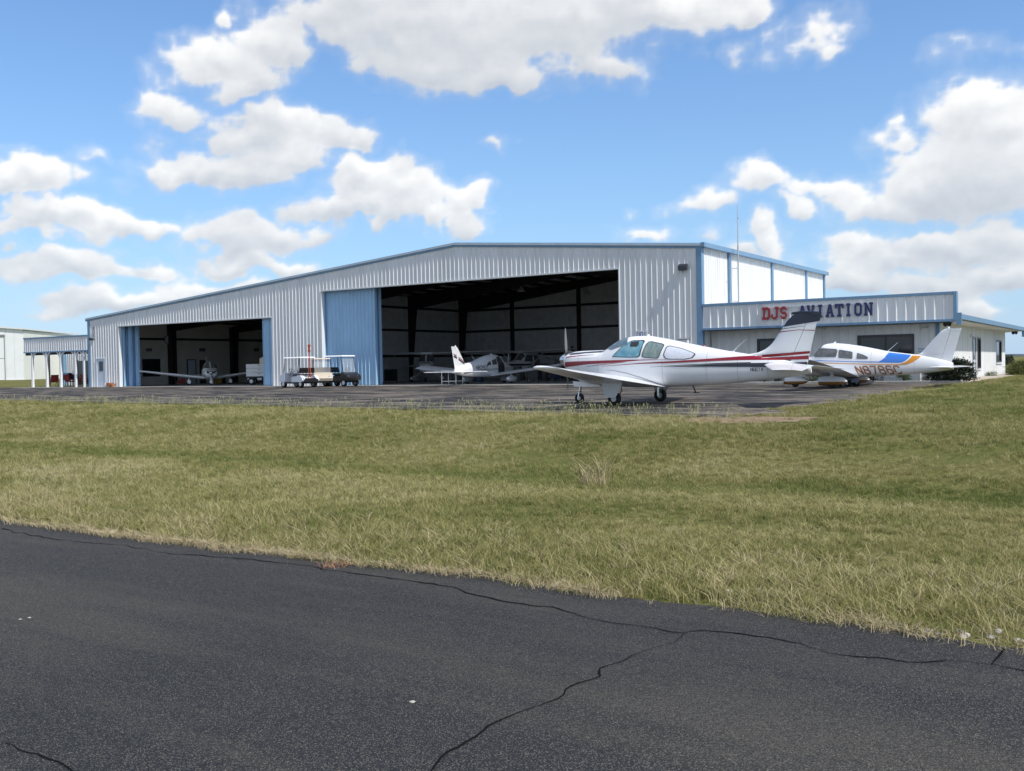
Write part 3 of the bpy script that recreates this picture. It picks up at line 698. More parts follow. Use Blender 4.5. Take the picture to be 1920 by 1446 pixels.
MB().box(.1, WX, Ye+.1, Ye+.2, -.1, 2.7).build('back_wall', M_WALL, office).location = (-11.78, 0, 0)
# lights and camera on the office
P = onz(1776, 607, 2.62)
def dome_light(P, nm, label):
    t = thing(nm, label, 'light', P)
    MB().box(-.06, .06, -.06, .06, -.03, .03).build('mount', M_BRONZE, t)
    for s in (-1, 1): MB().lathe([(0, .05), (.04, .09), (.16, .1), (.18, .05)], ax='x', n=12, M=Matrix.Rotation(R(40)*s+ (math.pi if s < 0 else 0), 4, 'Z') @ Matrix.Rotation(R(25), 4, 'Y')).build('lamp_head', M_BRONZE, t, smooth=40)
dome_light(Vector((11.3, .45, 2.60)), 'twin_floodlight', 'twin floodlight under the front corner of the office eave')
dome_light(Vector((11.55, 21.9, 2.58)), 'twin_floodlight', 'twin floodlight under the far end of the office eave')
P = ony(1739, 615.5, WY-.03)
sc = thing('security_camera', 'small white security camera on the office front wall', 'camera', (P.x, WY, P.z))
MB().box(-.03, .03, -.06, -.0, -.03, .05).build('bracket', M_WHITE, sc); MB().lathe([(0, .05), (.02, .06), (.2, .06), (.22, .045)], ax='x', n=12, o=(-.2, -.1, 0)).build('camera_body', M_WHITE, sc, smooth=40); MB().lathe([(0, .04), (.015, .04)], ax='x', n=10, o=(-.216, -.1, 0)).build('lens', M_BLACK, sc)
P = ony(1728, 656, WY-.03)
ps = thing('notice_sign', 'small blue lettered notice on the office wall by the window', 'sign', (P.x, WY, P.z))
MB().box(-.2, .2, -.06, -.036, -.12, .12).build('plate', M_WALL, ps)
m = MB()
for k in range(3): m.box(-.15, .15-.06*k, -.063, -.06, .05-k*.065, .08-k*.065)
m.build('lettering', M_SIGNB, ps)
P = onx(1819, 620, WX)
lt = thing('wall_lamp', 'small pale wall lamp on the office side wall above the door', 'lamp', (WX, P.y, 2.2))
MB().box(.0, .06, -.1, .1, -.08, .08).build('plate', M_SOFF, lt); MB().lathe([(.06, .07), (.12, .08), (.17, .03)], ax='x', n=12).build('lens', M_CHROME, lt, smooth=40)
MB().box(WX+.035, WX+.08, sy(1817, 700)-.12, sy(1817, 700)+.12, .25, .5).build('meter_box', M_GREYP, office).location = (-11.78, 0, 0)
# ------------------------------------------------------------------ DJS AVIATION letters
GL = {
 'D': [[(1, 0), (3, 0), (3, 10), (1, 10)], [(0, 0), (1, 0), (1, 2), (0, 2)], [(0, 8), (1, 8), (1, 10), (0, 10)], [(3, 0), (6, 0), (5.4, 2), (3, 2)], [(3, 8), (5.4, 8), (6, 10), (3, 10)], [(6, 0), (8, 2), (6, 2.8), (5.4, 2)], [(8, 2), (8, 8), (6, 7.2), (6, 2.8)], [(8, 8), (6, 10), (5.4, 8), (6, 7.2)]],
 'J': [[(4, 8), (8, 8), (8, 10), (4, 10)], [(5, 2.8), (7, 2), (7, 8), (5, 8)], [(5, 0), (7, 2), (5, 2.8), (4.5, 2)], [(2, 0), (5, 0), (4.5, 2), (2.5, 2)], [(0, 2), (2, 0), (2.5, 2), (2, 2.7)], [(0, 2), (2, 2.7), (2, 4), (0, 4)]],
 'S': [[(2, 8), (6, 8), (6, 10), (2, 10)], [(6, 8), (8, 8), (6, 10)], [(6, 7), (8, 7), (8, 8), (6, 8)], [(0, 8), (2, 8), (2, 10)], [(0, 6), (2, 6), (2, 8), (0, 8)], [(0, 6), (2, 4), (2, 6)], [(2, 4), (6, 4), (6, 6), (2, 6)], [(6, 4), (8, 4), (6, 6)], [(6, 2), (8, 2), (8, 4), (6, 4)], [(6, 0), (8, 2), (6, 2)], [(2, 0), (6, 0), (6, 2), (2, 2)], [(0, 2), (2, 0), (2, 2)], [(0, 2), (2, 2), (2, 3), (0, 3)]],
 'A': [[(0, 0), (3, 0), (3, 1.6), (0, 1.6)], [(5.5, 0), (8.5, 0), (8.5, 1.6), (5.5, 1.6)], [(.7, 1.6), (2.6, 1.6), (4.25, 7.5), (3.2, 10)], [(5.9, 1.6), (7.8, 1.6), (5.3, 10), (4.25, 7.5)], [(3.2, 10), (4.25, 7.5), (5.3, 10)], [(2.95, 2.9), (5.55, 2.9), (5.1, 4.4), (3.4, 4.4)]],
 'V': [[(0, 8.4), (3, 8.4), (3, 10), (0, 10)], [(5.5, 8.4), (8.5, 8.4), (8.5, 10), (5.5, 10)], [(.7, 8.4), (3.3, 0), (4.25, 2.6), (2.6, 8.4)], [(5.9, 8.4), (4.25, 2.6), (5.2, 0), (7.8, 8.4)], [(3.3, 0), (5.2, 0), (4.25, 2.6)]],
 'I': [[(0, 0), (4, 0), (4, 1.7), (0, 1.7)], [(1, 1.7), (3, 1.7), (3, 8.3), (1, 8.3)], [(0, 8.3), (4, 8.3), (4, 10), (0, 10)]],
 'T': [[(2, 0), (6, 0), (6, 1.7), (2, 1.7)], [(3, 1.7), (5, 1.7), (5, 8.2), (3, 8.2)], [(0, 8.2), (8, 8.2), (8, 10), (0, 10)], [(0, 6.5), (1.6, 6.5), (1.6, 8.2), (0, 8.2)], [(6.4, 6.5), (8, 6.5), (8, 8.2), (6.4, 8.2)]],
 'O': [[(2, 0), (6, 0), (5.4, 2), (2.6, 2)], [(2, 10), (2.6, 8), (5.4, 8), (6, 10)], [(6, 0), (8, 2), (6, 2.8), (5.4, 2)], [(8, 2), (8, 8), (6, 7.2), (6, 2.8)], [(8, 8), (6, 10), (5.4, 8), (6, 7.2)], [(0, 2), (2, 0), (2.6, 2), (2, 2.8)], [(0, 8), (0, 2), (2, 2.8), (2, 7.2)], [(2, 10), (0, 8), (2, 7.2), (2.6, 8)]],
 'N': [[(0, 0), (3.4, 0), (3.4, 1.5), (0, 1.5)], [(.8, 1.5), (2.6, 1.5), (2.6, 10), (.8, 10)], [(0, 8.5), (.8, 8.5), (.8, 10), (0, 10)], [(2.6, 10), (2.6, 6.8), (6.2, 0), (6.2, 3.4)], [(6.2, 0), (8, 0), (8, 8.5), (6.2, 8.5)], [(5.3, 8.5), (8.8, 8.5), (8.8, 10), (5.3, 10)]]}
M_LRED = mat('letter_red', (.30, .03, .035), .5); M_LNAVY = mat('letter_navy', (.022, .028, .11), .5)
xs0 = ony(1429, 585, -.1).x; xs1 = ony(1637.5, 585, -.1).x
sign = thing('building_sign', 'red and navy block letters DJS AVIATION on the office fascia', 'sign', ((xs0+xs1)/2, -.1, 3.05))
MB().box(xs0-(xs0+xs1)/2, xs1-(xs0+xs1)/2, .022, .05, .02, .04).build('rail', M_SHEETED, sign); MB().box(xs0-(xs0+xs1)/2, xs1-(xs0+xs1)/2, .022, .05, .56, .58).build('rail', M_SHEETED, sign)
for ch, p0, p1 in (('D', 1429, 1444), ('J', 1446, 1460), ('S', 1463, 1475.5), ('A', 1497, 1512), ('V', 1513, 1527.5), ('I', 1534, 1541.5), ('A', 1548, 1564), ('T', 1565.5, 1582), ('I', 1587, 1594.5), ('O', 1602, 1616), ('N', 1620, 1637)):
    a = ony(p0, 585, -.1).x-(xs0+xs1)/2; b = ony(p1, 585, -.1).x-(xs0+xs1)/2; wmax = max(p[0] for pl in GL[ch] for p in pl); m = MB()
    for pl in GL[ch]:
        pts = [(a+(b-a)*x/wmax, -.03, .0+.60*y/10) for x, y in pl]
        m.prism(pts, (0, .05, 0))
    m.build('letter', M_LRED if ch in 'DJS' else M_LNAVY, sign)
# radio mast
mast = thing('radio_mast', 'slender radio antenna mast rising beside the hangar side wall', 'antenna', (.55, 3.72, 0))
MB().tube([(0, 0, 2.9), (0, 0, 6.2), (0, 0, 7.2)], .045, 8).build('pole', M_GALV, mast)
MB().tube([(0, 0, 7.2), (0, 0, 8.6), (0, 0, 9.35)], [.03, .025, .012], 6).build('whip', M_GALV, mast)
MB().tube([(0, 0, 8.58), (.06, 0, 8.6)], .02, 6).build('clamp', M_GREYP, mast)
for z in (4.2, 5.95): MB().box(-.5, .05, -.03, .03, z, z+.06).build('bracket', M_WHITE, mast)
MB().tube([(-.05, -.05, 5.9), (-.1, -.5, 5.85), (-.12, -.6, 4.6), (-.14, -.66, 3.1)], .012, 5).build('cable', M_WHITE, mast)

# ------------------------------------------------------------------ canopy on the left
CX0 = -59.0
cn = thing('canopy', 'open porch canopy with ribbed fascia on white bracketed posts', 'canopy', (-54.6, 0, 0))
cf = part('fascia', cn); cf.location = (54.6, 0, 0)
ribbed(cf, M_WALL, (0, -.02, 0), (1, 0, 0), (0, -1, 0), CX0, XL-.06, 2.88, 3.94, name='fascia_panel')
MB().box(CX0, XL-.06, -.075, .1, 3.94, 4.05).build('top_trim', M_BLUE, cf); MB().box(CX0, XL-.06, -.09, .2, 2.79, 2.88).build('bottom_trim', M_BLUE, cf)
MB().box(CX0, XL-.06, .02, .1, 2.88, 3.94).build('backing', M_WALL, cf)
MB().hexa([(CX0, .1, 2.95), (XL-.06, .1, 2.95), (XL-.06, 8, 3.1), (CX0, 8, 3.1)], [(CX0, .1, 3.05), (XL-.06, .1, 3.05), (XL-.06, 8, 3.2), (CX0, 8, 3.2)]).build('roof', M_GALV, cn).location = (54.6, 0, 0)
MB().box(CX0, XL-.06, .1, .3, 2.6, 2.9).build('beam', M_STEEL, cn).location = (54.6, 0, 0)
for x in (-57.88, -55.88, -54.0, -52.03, -50.93):
    po = part('post', cn); po.location = (54.6+x, .0, 0)
    MB().hexa([(-.08, -.08, 0), (.08, -.08, 0), (.08, .08, 0), (-.08, .08, 0)], [(-.075, -.075, 2.79), (.075, -.075, 2.79), (.075, .075, 2.79), (-.075, .075, 2.79)]).build('shaft', M_WHITE, po)
    for s in ((-1, 1) if x > -57 else (1,)):
        pts = [(s*.075, -.05, 1.95)]+[(s*(.075+.55*(1-math.cos(t))), -.05, 1.95+.84*math.sin(t)) for t in (.4, .8, 1.2, 1.57)]
        pts += [(s*.38, -.05, 2.79), (s*.075, -.05, 2.5)]
        if s < 0: pts = pts[::-1]
        MB().prism(pts, (0, .1, 0)).build('bracket', M_WHITE, po)
MB().box(ony(121, 690, 8).x, ony(121, 690, 8).x+.3, 7.7, 8.0, 0, 3.).build('rear_post', M_BLUE, cn).location = (54.6, 0, 0)
MB().box(ony(93, 690, 8).x, ony(93, 690, 8).x+.12, 7.85, 8.0, 0, 3.).build('rear_post', M_STEEL, cn).location = (54.6, 0, 0)
bwl = part('rear_wall', cn); bwl.location = (54.6, 0, 0)
ribbed(bwl, M_WALL, (0, 8, 0), (1, 0, 0), (0, -1, 0), ony(122, 690, 8).x, XL-.1, 0, 3.05)
xg = ony(148, 690, 8).x
MB().box(xg, XL-.4, 7.9, 7.95, .05, 2.2).build('glass_door', M_DARKG, cn).location = (54.6, 0, 0)
MB().box(xg-.1, xg, 7.86, 7.96, 0, 2.3).build('door_frame', M_BRONZE, cn).location = (54.6, 0, 0)
pslab = bx('porch_slab', M_CONC, None, CX0-.3, XL, -.02, 8.2, -.2, .006); tag(pslab, 'concrete slab under the porch canopy', None, None, 'structure')
# ------------------------------------------------------------------ white hangar far left
M_WH2 = mat('bright_white_panel', (.82, .84, .83), .5, var=.06, scale=.6)
M_CREAM = mat('cream_panel', (.74, .75, .68), .55, var=.06, scale=.6)
DW = 114.
def atd(x, y, d): return CAM+ray(x, y)*d
q = atd(44.5, 712, DW)
wh = thing('far_hangar', 'bright white metal hangar standing in the field beyond the canopy', 'building', (q.x, q.y, q.z))
zb = q.z; u = CR.copy(); u.z = 0; u.normalize(); ang = math.atan2(u.y, u.x); wh.rotation_euler.z = ang+R(6)
eh = (atd(44.5, 618, DW)-q).z
for k in range(22):
    x0 = -.9144*(k+1); x1 = -.9144*k
    if x1 < -19: break
    zt = lambda x: eh+(-x)*.085
    MB().hexa([(x0+.01, -.04, 2*0), (x1-.01, -.04, 0), (x1-.01, .1, 0), (x0+.01, .1, 0)], [(x0+.01, -.04, zt(x0)), (x1-.01, -.04, zt(x1)), (x1-.01, .1, zt(x1)), (x0+.01, .1, zt(x0))]).build('wall_panel', M_WH2, wh)
sw_ = part('side_wall', wh)
for k in range(16):
    MB().box(-.1, .04, .12+k*1.2, .12+k*1.2+1.18, 0, eh-.1).build('wall_panel', M_CREAM, sw_)
for k in range(14):
    MB().box(.1+k*.9144, .1+k*.9144+.9, 14.-.04, 14.05, 0, 4.1).build('lean_to_panel', M_CREAM if k < 4 else M_WH2, sw_)
MB().hexa([(-19, -.3, eh+19*.085), (.25, -.3, eh-.02), (.25, 19, eh-.02), (-19, 19, eh+19*.085)], [(-19, -.3, eh+19*.085+.18), (.25, -.3, eh+.16), (.25, 19, eh+.16), (-19, 19, eh+19*.085+.18)]).build('roof', M_SHEETED, wh)
bd = part('hangar_door', wh)
for a, b in ((-19, -9.5), (-9.48, -1.9-.1)): MB().box(a, b, -.10, -.05, .02, eh-.75).build('door_leaf', M_WH2, bd)
MB().box(-19, -1.9, -.2, -.05, eh-.75, eh-.55).build('door_head', M_GREYP, bd)
MB().box(-19, -2.0, -.112, -.10, 2.42, 2.47).build('seam', M_GREYP, bd)
MB().box(-2.0, -1.92, -.115, -.05, .02, eh-.75).build('seam', M_GREYP, bd)
pd2 = part('personnel_door', wh)
MB().box(-4.4, -3.45, -.13, -.101, .05, 2.15).build('door_leaf', M_WH2, pd2)
m = MB(); m.box(-4.45, -4.4, -.14, -.101, .05, 2.2); m.box(-3.45, -3.4, -.14, -.101, .05, 2.2); m.box(-4.4, -3.45, -.14, -.101, 2.15, 2.2); m.build('frame', M_SOFF, pd2)
MB().box(-3.6, -3.5, -.17, -.13, 1., 1.08).build('handle', M_GREYP, pd2)
MB().box(-19, .1, -.25, 19, -.6, -.01).build('foundation', M_CONC, wh)
# ------------------------------------------------------------------ aircraft
M_PW = mat('aircraft_white', (.80, .81, .825), .28, var=.05, scale=1.5, coat=.3)
M_PRED = mat('aircraft_red', (.25, .012, .022), .3, coat=.3); M_PNAVY = mat('aircraft_navy', (.012, .016, .035), .3, coat=.3)
M_PBLUE = mat('aircraft_blue', (.045, .19, .62), .3, coat=.3); M_PORNG = mat('aircraft_orange', (.62, .25, .02), .3, coat=.3)
M_FAIRO = mat('fairing_orange', (.36, .17, .045), .4, coat=.2)
M_PBRN = mat('registration_brown', (.32, .13, .035), .45)
M_LINE = mat('panel_seam', (.28, .29, .31), .6)
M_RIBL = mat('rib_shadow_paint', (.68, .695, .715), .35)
M_SPIN = mat('spinner_metal', (.6, .63, .68), .2, metal=.8)
M_PROP = mat('propeller_grey', (.22, .22, .22), .35, metal=.4)
M_GLB = mat('tinted_window_blue', (.07, .19, .27), .04, var=.6, scale=5, spec=.7, low_tone=(.20, .40, .46)); M_GLG = mat('tinted_window_green', (.10, .15, .15), .05, var=.5, scale=6, stretch=(3, 1, .6), spec=.7, low_tone=(.26, .33, .30))  # a second tone is mottled into the pane colours
M_GLS = mat('silver_sunshade_window', (.50, .54, .62), .15, var=.35, scale=9, spec=.7, low_tone=(.72, .74, .78)); M_GLD = mat('cabin_window', (.05, .056, .06), .05, var=.6, scale=5, spec=.7, low_tone=(.16, .165, .17))
M_FABR = mat('dark_cabin', (.03, .03, .035), .8)
def herm(xs, ys):
    o = np.argsort(xs); X = np.array(xs, float)[o]; Y = np.array(ys, float)[o]; n = len(X)
    d = np.diff(Y)/np.diff(X); m = np.zeros(n); m[0], m[-1] = d[0], d[-1]
    for i in range(1, n-1): m[i] = 0 if d[i-1]*d[i] <= 0 else 2*d[i-1]*d[i]/(d[i-1]+d[i])
    def f(x):
        x = min(max(x, X[0]), X[-1]); i = min(max(int(np.searchsorted(X, x))-1, 0), n-2); h = X[i+1]-X[i]; t = (x-X[i])/h
        return float((1+2*t)*(1-t)**2*Y[i]+t*(1-t)**2*h*m[i]+t*t*(3-2*t)*Y[i+1]+t*t*(t-1)*h*m[i+1])
    return f
class Fus:
    def __init__(s, st):
        xs = [a[0] for a in st]; s.x0, s.x1 = max(xs), min(xs)
        s.top, s.mid, s.bot, s.w, s.nt, s.nb = [herm(xs, [a[k] for a in st]) for k in range(1, 7)]
    def pt(s, x, th, off=0.):
        c, sn = math.cos(th), math.sin(th); up = sn >= 0; n = s.nt(x) if up else s.nb(x); h = (s.top(x)-s.mid(x)) if up else (s.mid(x)-s.bot(x))
        w_ = s.w(x)+off; h = h+off
        return (x, math.copysign(w_*abs(c)**(2/n), c), s.mid(x)+math.copysign(h*abs(sn)**(2/n), sn))
    def side(s, x, z, off=.006):
        up = z >= s.mid(x); n = s.nt(x) if up else s.nb(x); h = (s.top(x)-s.mid(x)) if up else (s.mid(x)-s.bot(x))
        q = min(.999, abs(z-s.mid(x))/max(h, 1e-3)); return s.w(x)*(1-q**n)**(1/n)+off
    def mesh(s, n=90, k=36):
        xs = sorted(set(list(np.linspace(s.x0, s.x1, n))), reverse=True); m = MB()
        m.loft([[s.pt(x, 2*math.pi*i/k) for i in range(k)] for x in xs][::-1]); return m
def poly_strip(top, bot, n):
    """columns of (x, zbot, ztop) between two polylines in (x,z)"""
    ft = lambda x: float(np.interp(x, *zip(*sorted(top)))); fb = lambda x: float(np.interp(x, *zip(*sorted(bot))))
    xa = max(min(p[0] for p in top), min(p[0] for p in bot)); xb = min(max(p[0] for p in top), max(p[0] for p in bot))
    xs = sorted(set(list(np.linspace(xa, xb, n))+[p[0] for p in top+bot if xa < p[0] < xb]))
    return [(x, min(fb(x), ft(x)), ft(x)) for x in xs]
def patch(name, m, parent, yf, top, bot, n=40, k=6, sides=(1, -1)):
    cols_ = poly_strip(top, bot, n); o = None
    for s in sides:
        mb = MB()
        rows = [[(x, s*yf(x, zb+(zt-zb)*j/k), zb+(zt-zb)*j/k) for j in range(k+1)] for x, zb, zt in cols_]
        for a, b in zip(rows[:-1], rows[1:]):
            for j in range(k):
                q = [a[j], b[j], b[j+1], a[j+1]]; mb.poly(q if s < 0 else q[::-1])
        o = mb.build(name, m, parent, smooth=50)
    return o
def outline(pts):
    """closed polygon -> (top, bottom) chains in x"""
    i0 = min(range(len(pts)), key=lambda i: pts[i]); i1 = max(range(len(pts)), key=lambda i: pts[i]); n = len(pts)
    ch = lambda a, b: [pts[(a+j) % n] for j in range((b-a) % n+1)]
    A, B = ch(i0, i1), ch(i1, i0)
    za = sum(p[1] for p in A)/len(A); zb = sum(p[1] for p in B)/len(B)
    return (A, B) if za > zb else (B, A)
def window(parent, m, yf, pts, frame=M_BRONZE, grow=.02, sides=(1, -1), name='side_window'):
    cx = sum(p[0] for p in pts)/len(pts); cz = sum(p[1] for p in pts)/len(pts)
    big = [(cx+(x-cx)*(1+grow/.25), cz+(z-cz)*(1+grow/.2)) for x, z in pts]
    for s in sides:
        w_ = patch(name, m, parent, lambda x, z: yf(x, z)+.006, *outline(pts), n=26, sides=(s,))
        patch('window_frame', frame, w_, yf, *outline(big), n=26, sides=(s,))
AF = [(0, 0), (.0125, .32), (.05, .6), (.12, .84), (.25, .99), (.4, .97), (.6, .76), (.8, .42), (1., .03)]
def foil(c0, c1, P, chord, t, y, lo=.62, inc=0.):
    """closed ring of an aerofoil between chord fractions c0..c1; P=(xle,z)"""
    up = []; dn = []
    fr = sorted(set([c0, c1]+[a for a, _ in AF if c0 < a < c1]))
    for a in fr:
        h = float(np.interp(a, *zip(*AF)))*t*chord/2
        zi = P[1]-inc*a*chord; up.append((P[0]-a*chord, y, zi+h*1.25)); dn.append((P[0]-a*chord, y, zi-h*lo))
    return up+dn[::-1]
def wing(parent, secs, m, ctrl, names=('flap', 'aileron'), side=1, inc=0., name='wing'):
    """secs: (y, xle, chord, z, t) ; ctrl: list of (ya, yb, frac, name)"""
    ys = [s[0] for s in secs]; g = lambda k, y: float(np.interp(y, ys, [s[k] for s in secs]))
    brk = sorted(set(ys+[c for k in ctrl for c in k[:2]]))
    def ring(y, a, b): return [(p[0], side*p[1], p[2]) for p in foil(a, b, (g(1, y), g(3, y)), g(2, y), g(4, y), y, .62, inc)]
    def add(mb, ya, yb, a, b):
        r = [ring(ya, a, b), ring(yb, a, b)]; mb.loft(r if side < 0 else r[::-1])
    w_ = MB()
    for ya, yb in zip(brk[:-1], brk[1:]):
        c = [k for k in ctrl if k[0] <= ya+1e-6 and k[1] >= yb-1e-6]
        add(w_, ya, yb, 0, c[0][2]-.006 if c else 1.)
    # rounded tip
    yt = ys[-1]; tip = MB(); r0 = ring(yt, 0, 1); cz = g(3, yt); cx = g(1, yt)-.5*g(2, yt); rr = [r0]
    for k in (.4, .75, 1.): 
        sc = math.sqrt(1-k*k*.96); rr.append([(cx+(p[0]-cx)*(.35+.65*sc), side*(yt+.12*k), cz+.015*k+(p[2]-cz)*sc) for p in r0])
    tip.loft(rr if side > 0 else rr[::-1])
    wo = w_.build(name, m, parent, smooth=35); tip.build('wing_tip' if name == 'wing' else 'tip', m, wo, smooth=35)
    for ya, yb, fr, nm in ctrl:
        c = MB(); sub = [y for y in brk if ya <= y <= yb]
        for a, b in zip(sub[:-1], sub[1:]): add(c, a+.008, b-.008, fr+.006, 1.)
        c.build(nm, m, wo, smooth=35)
    return wo
class Fin:
    def __init__(s, le, te, hinge, t0, t1, z0, z1):
        s.le = lambda z: float(np.interp(z, *zip(*sorted([(b, a) for a, b in le])))); s.te = lambda z: float(np.interp(z, *zip(*sorted([(b, a) for a, b in te]))))
        s.hg = lambda z: float(np.interp(z, *zip(*sorted([(b, a) for a, b in hinge])))); s.z0, s.z1, s.t0, s.t1 = z0, z1, t0, t1
    def th(s, z): return s.t0+(s.t1-s.t0)*(z-s.z0)/(s.z1-s.z0)
    def y(s, x, z, off=.005):
        l, t = s.le(z), s.te(z); f = min(max((l-x)/max(l-t, .01), 0), 1); return float(np.interp(f, *zip(*AF)))*s.th(z)/2+off
    def mesh(s, a, b, zs):
        m = MB(); rings = []
        for z in zs:
            xa, xb = a(z), b(z); fr = np.linspace(0, 1, 9); r = [(xa+(xb-xa)*f, s.y(xa+(xb-xa)*f, z, 0), z) for f in fr]
            rings.append(r+[(p[0], -p[1], p[2]) for p in r[::-1]])
        m.loft(rings); return m
def wheel(parent, P, r, wd, rim_r, face=1, name='wheel'):
    wl = part(name, parent); wl.location = P
    h = wd/2; MB().lathe([(-h*.7, rim_r), (-h, rim_r+.02), (-h, r*.85), (-h*.6, r*.97), (0, r), (h*.6, r*.97), (h, r*.85), (h, rim_r+.02), (h*.7, rim_r)], ax='y', n=24).build('tyre', M_RUBBER, wl, smooth=40)
    MB().lathe([(-h*.75, rim_r*.98), (-h*.6, rim_r*.8), (-h*.6, rim_r*.35), (-h*.9, rim_r*.3), (-h*.9, .01)][::1]+[(h*.9, .01), (h*.9, rim_r*.3), (h*.6, rim_r*.35), (h*.6, rim_r*.8), (h*.75, rim_r*.98)], ax='y', n=20).build('rim', M_WHITE, wl, smooth=40)
    return wl
def fairing(parent, P, L, H, W, m, m2=None, name='wheel_fairing'):
    f = part(name, parent); f.location = P
    def sec(x, lo, hi):
        q = x/L; k = math.sqrt(max(0., 1-abs(2*q-.25)**2.2/1.25**2.2)) if q > -.5 else 0; k = max(k, .03)
        return k
    for nm, lo, hi, mm in (('upper_shell', .0, 1., m), ('lower_shell', -1., 0., m2 or m)):
        rings = []
        for j in range(13):
            x = -L/2+L*j/12; k = sec(x, lo, hi); ring = []
            for i in range(10):
                t = math.pi*i/9*(1 if hi > 0 else -1); ring.append((x, W/2*k*math.cos(t), H*(.55 if hi > 0 else .38)*k*math.sin(t)*(.9)))
            rings.append(ring)
        mb = MB(); mb.loft(rings if hi > 0 else [r for r in rings]); mb.build(nm, mm, f, smooth=50)
    return f
def propeller(parent, P, dia, rot, spr=.17, spl=.42, mat_=M_SPIN):
    pr = part('propeller', parent); pr.location = P
    MB().lathe([(0, .01), (.0, spr), (.05, spr)]+[(spl*(.12+.88*t), spr*math.sqrt(1-t**1.8)) for t in (.2, .4, .6, .75, .88, .96, 1)], ax='x', n=24).build('spinner', mat_, pr, smooth=50)
    for s in (0, math.pi):
        rings = []
        for j in range(9):
            r = spr*.6+(dia/2-spr*.6)*j/8; c = (.06, .09, .11, .115, .11, .10, .09, .07, .02)[j]; a = R(50-36*j/8); Mx = Matrix.Rotation(rot+s, 3, 'X'); ring = []
            for (u, v) in ((-.5, 0), (-.2, .09), (.2, .08), (.5, 0), (.2, -.03), (-.2, -.04)):
                y = u*c; x = v*c*1.2; X = x*math.cos(a)+y*math.sin(a)*.5; Y = y*math.cos(a)-x*math.sin(a)
                ring.append(tuple(Mx @ Vector((.1+X, Y, r))))
            rings.append(ring)
        MB().loft(rings).build('blade', M_PROP, pr, smooth=40)
    return pr
def reg(parent, text, x0, z0, h, wd, gap, th, yf, m, slant=.25, sides=(1,)):
    mb = MB()
    for s in sides:
        for i, q in enumerate(stroke_quads(text, h, wd, gap, th, slant)):
            pts = []
            for p in q:
                x = x0-p.x if s > 0 else x0-(len(text)*(wd+gap))+p.x
                pts.append((x, s*(yf(x, z0+p.y)+.003+.0002*(i % 5)), z0+p.y))
            mb.poly(pts[::-1] if s > 0 else pts)
    return mb.build('registration', m, parent)
def windshield(parent, F, xb_c, xb_s, xt_c, xt_s, th0, m, halves=True):
    for s in (1, -1):
        mb = MB(); n, k = 12, 10
        rows = []
        for i in range(n+1):
            th = th0+(math.pi/2-.03-th0)*i/n; f = (i/n)**.8; a = xb_s+(xb_c-xb_s)*f; b = xt_s+(xt_c-xt_s)*f
            row = []
            for j in range(k+1):
                p = F.pt(a+(b-a)*j/k, th, .01); row.append((p[0], s*p[1], p[2]))
            rows.append(row)
        for a, b in zip(rows[:-1], rows[1:]):
            for j in range(k): q = [a[j], a[j+1], b[j+1], b[j]]; mb.poly(q if s < 0 else q[::-1])
        mb.build('windshield', m, parent, smooth=50)

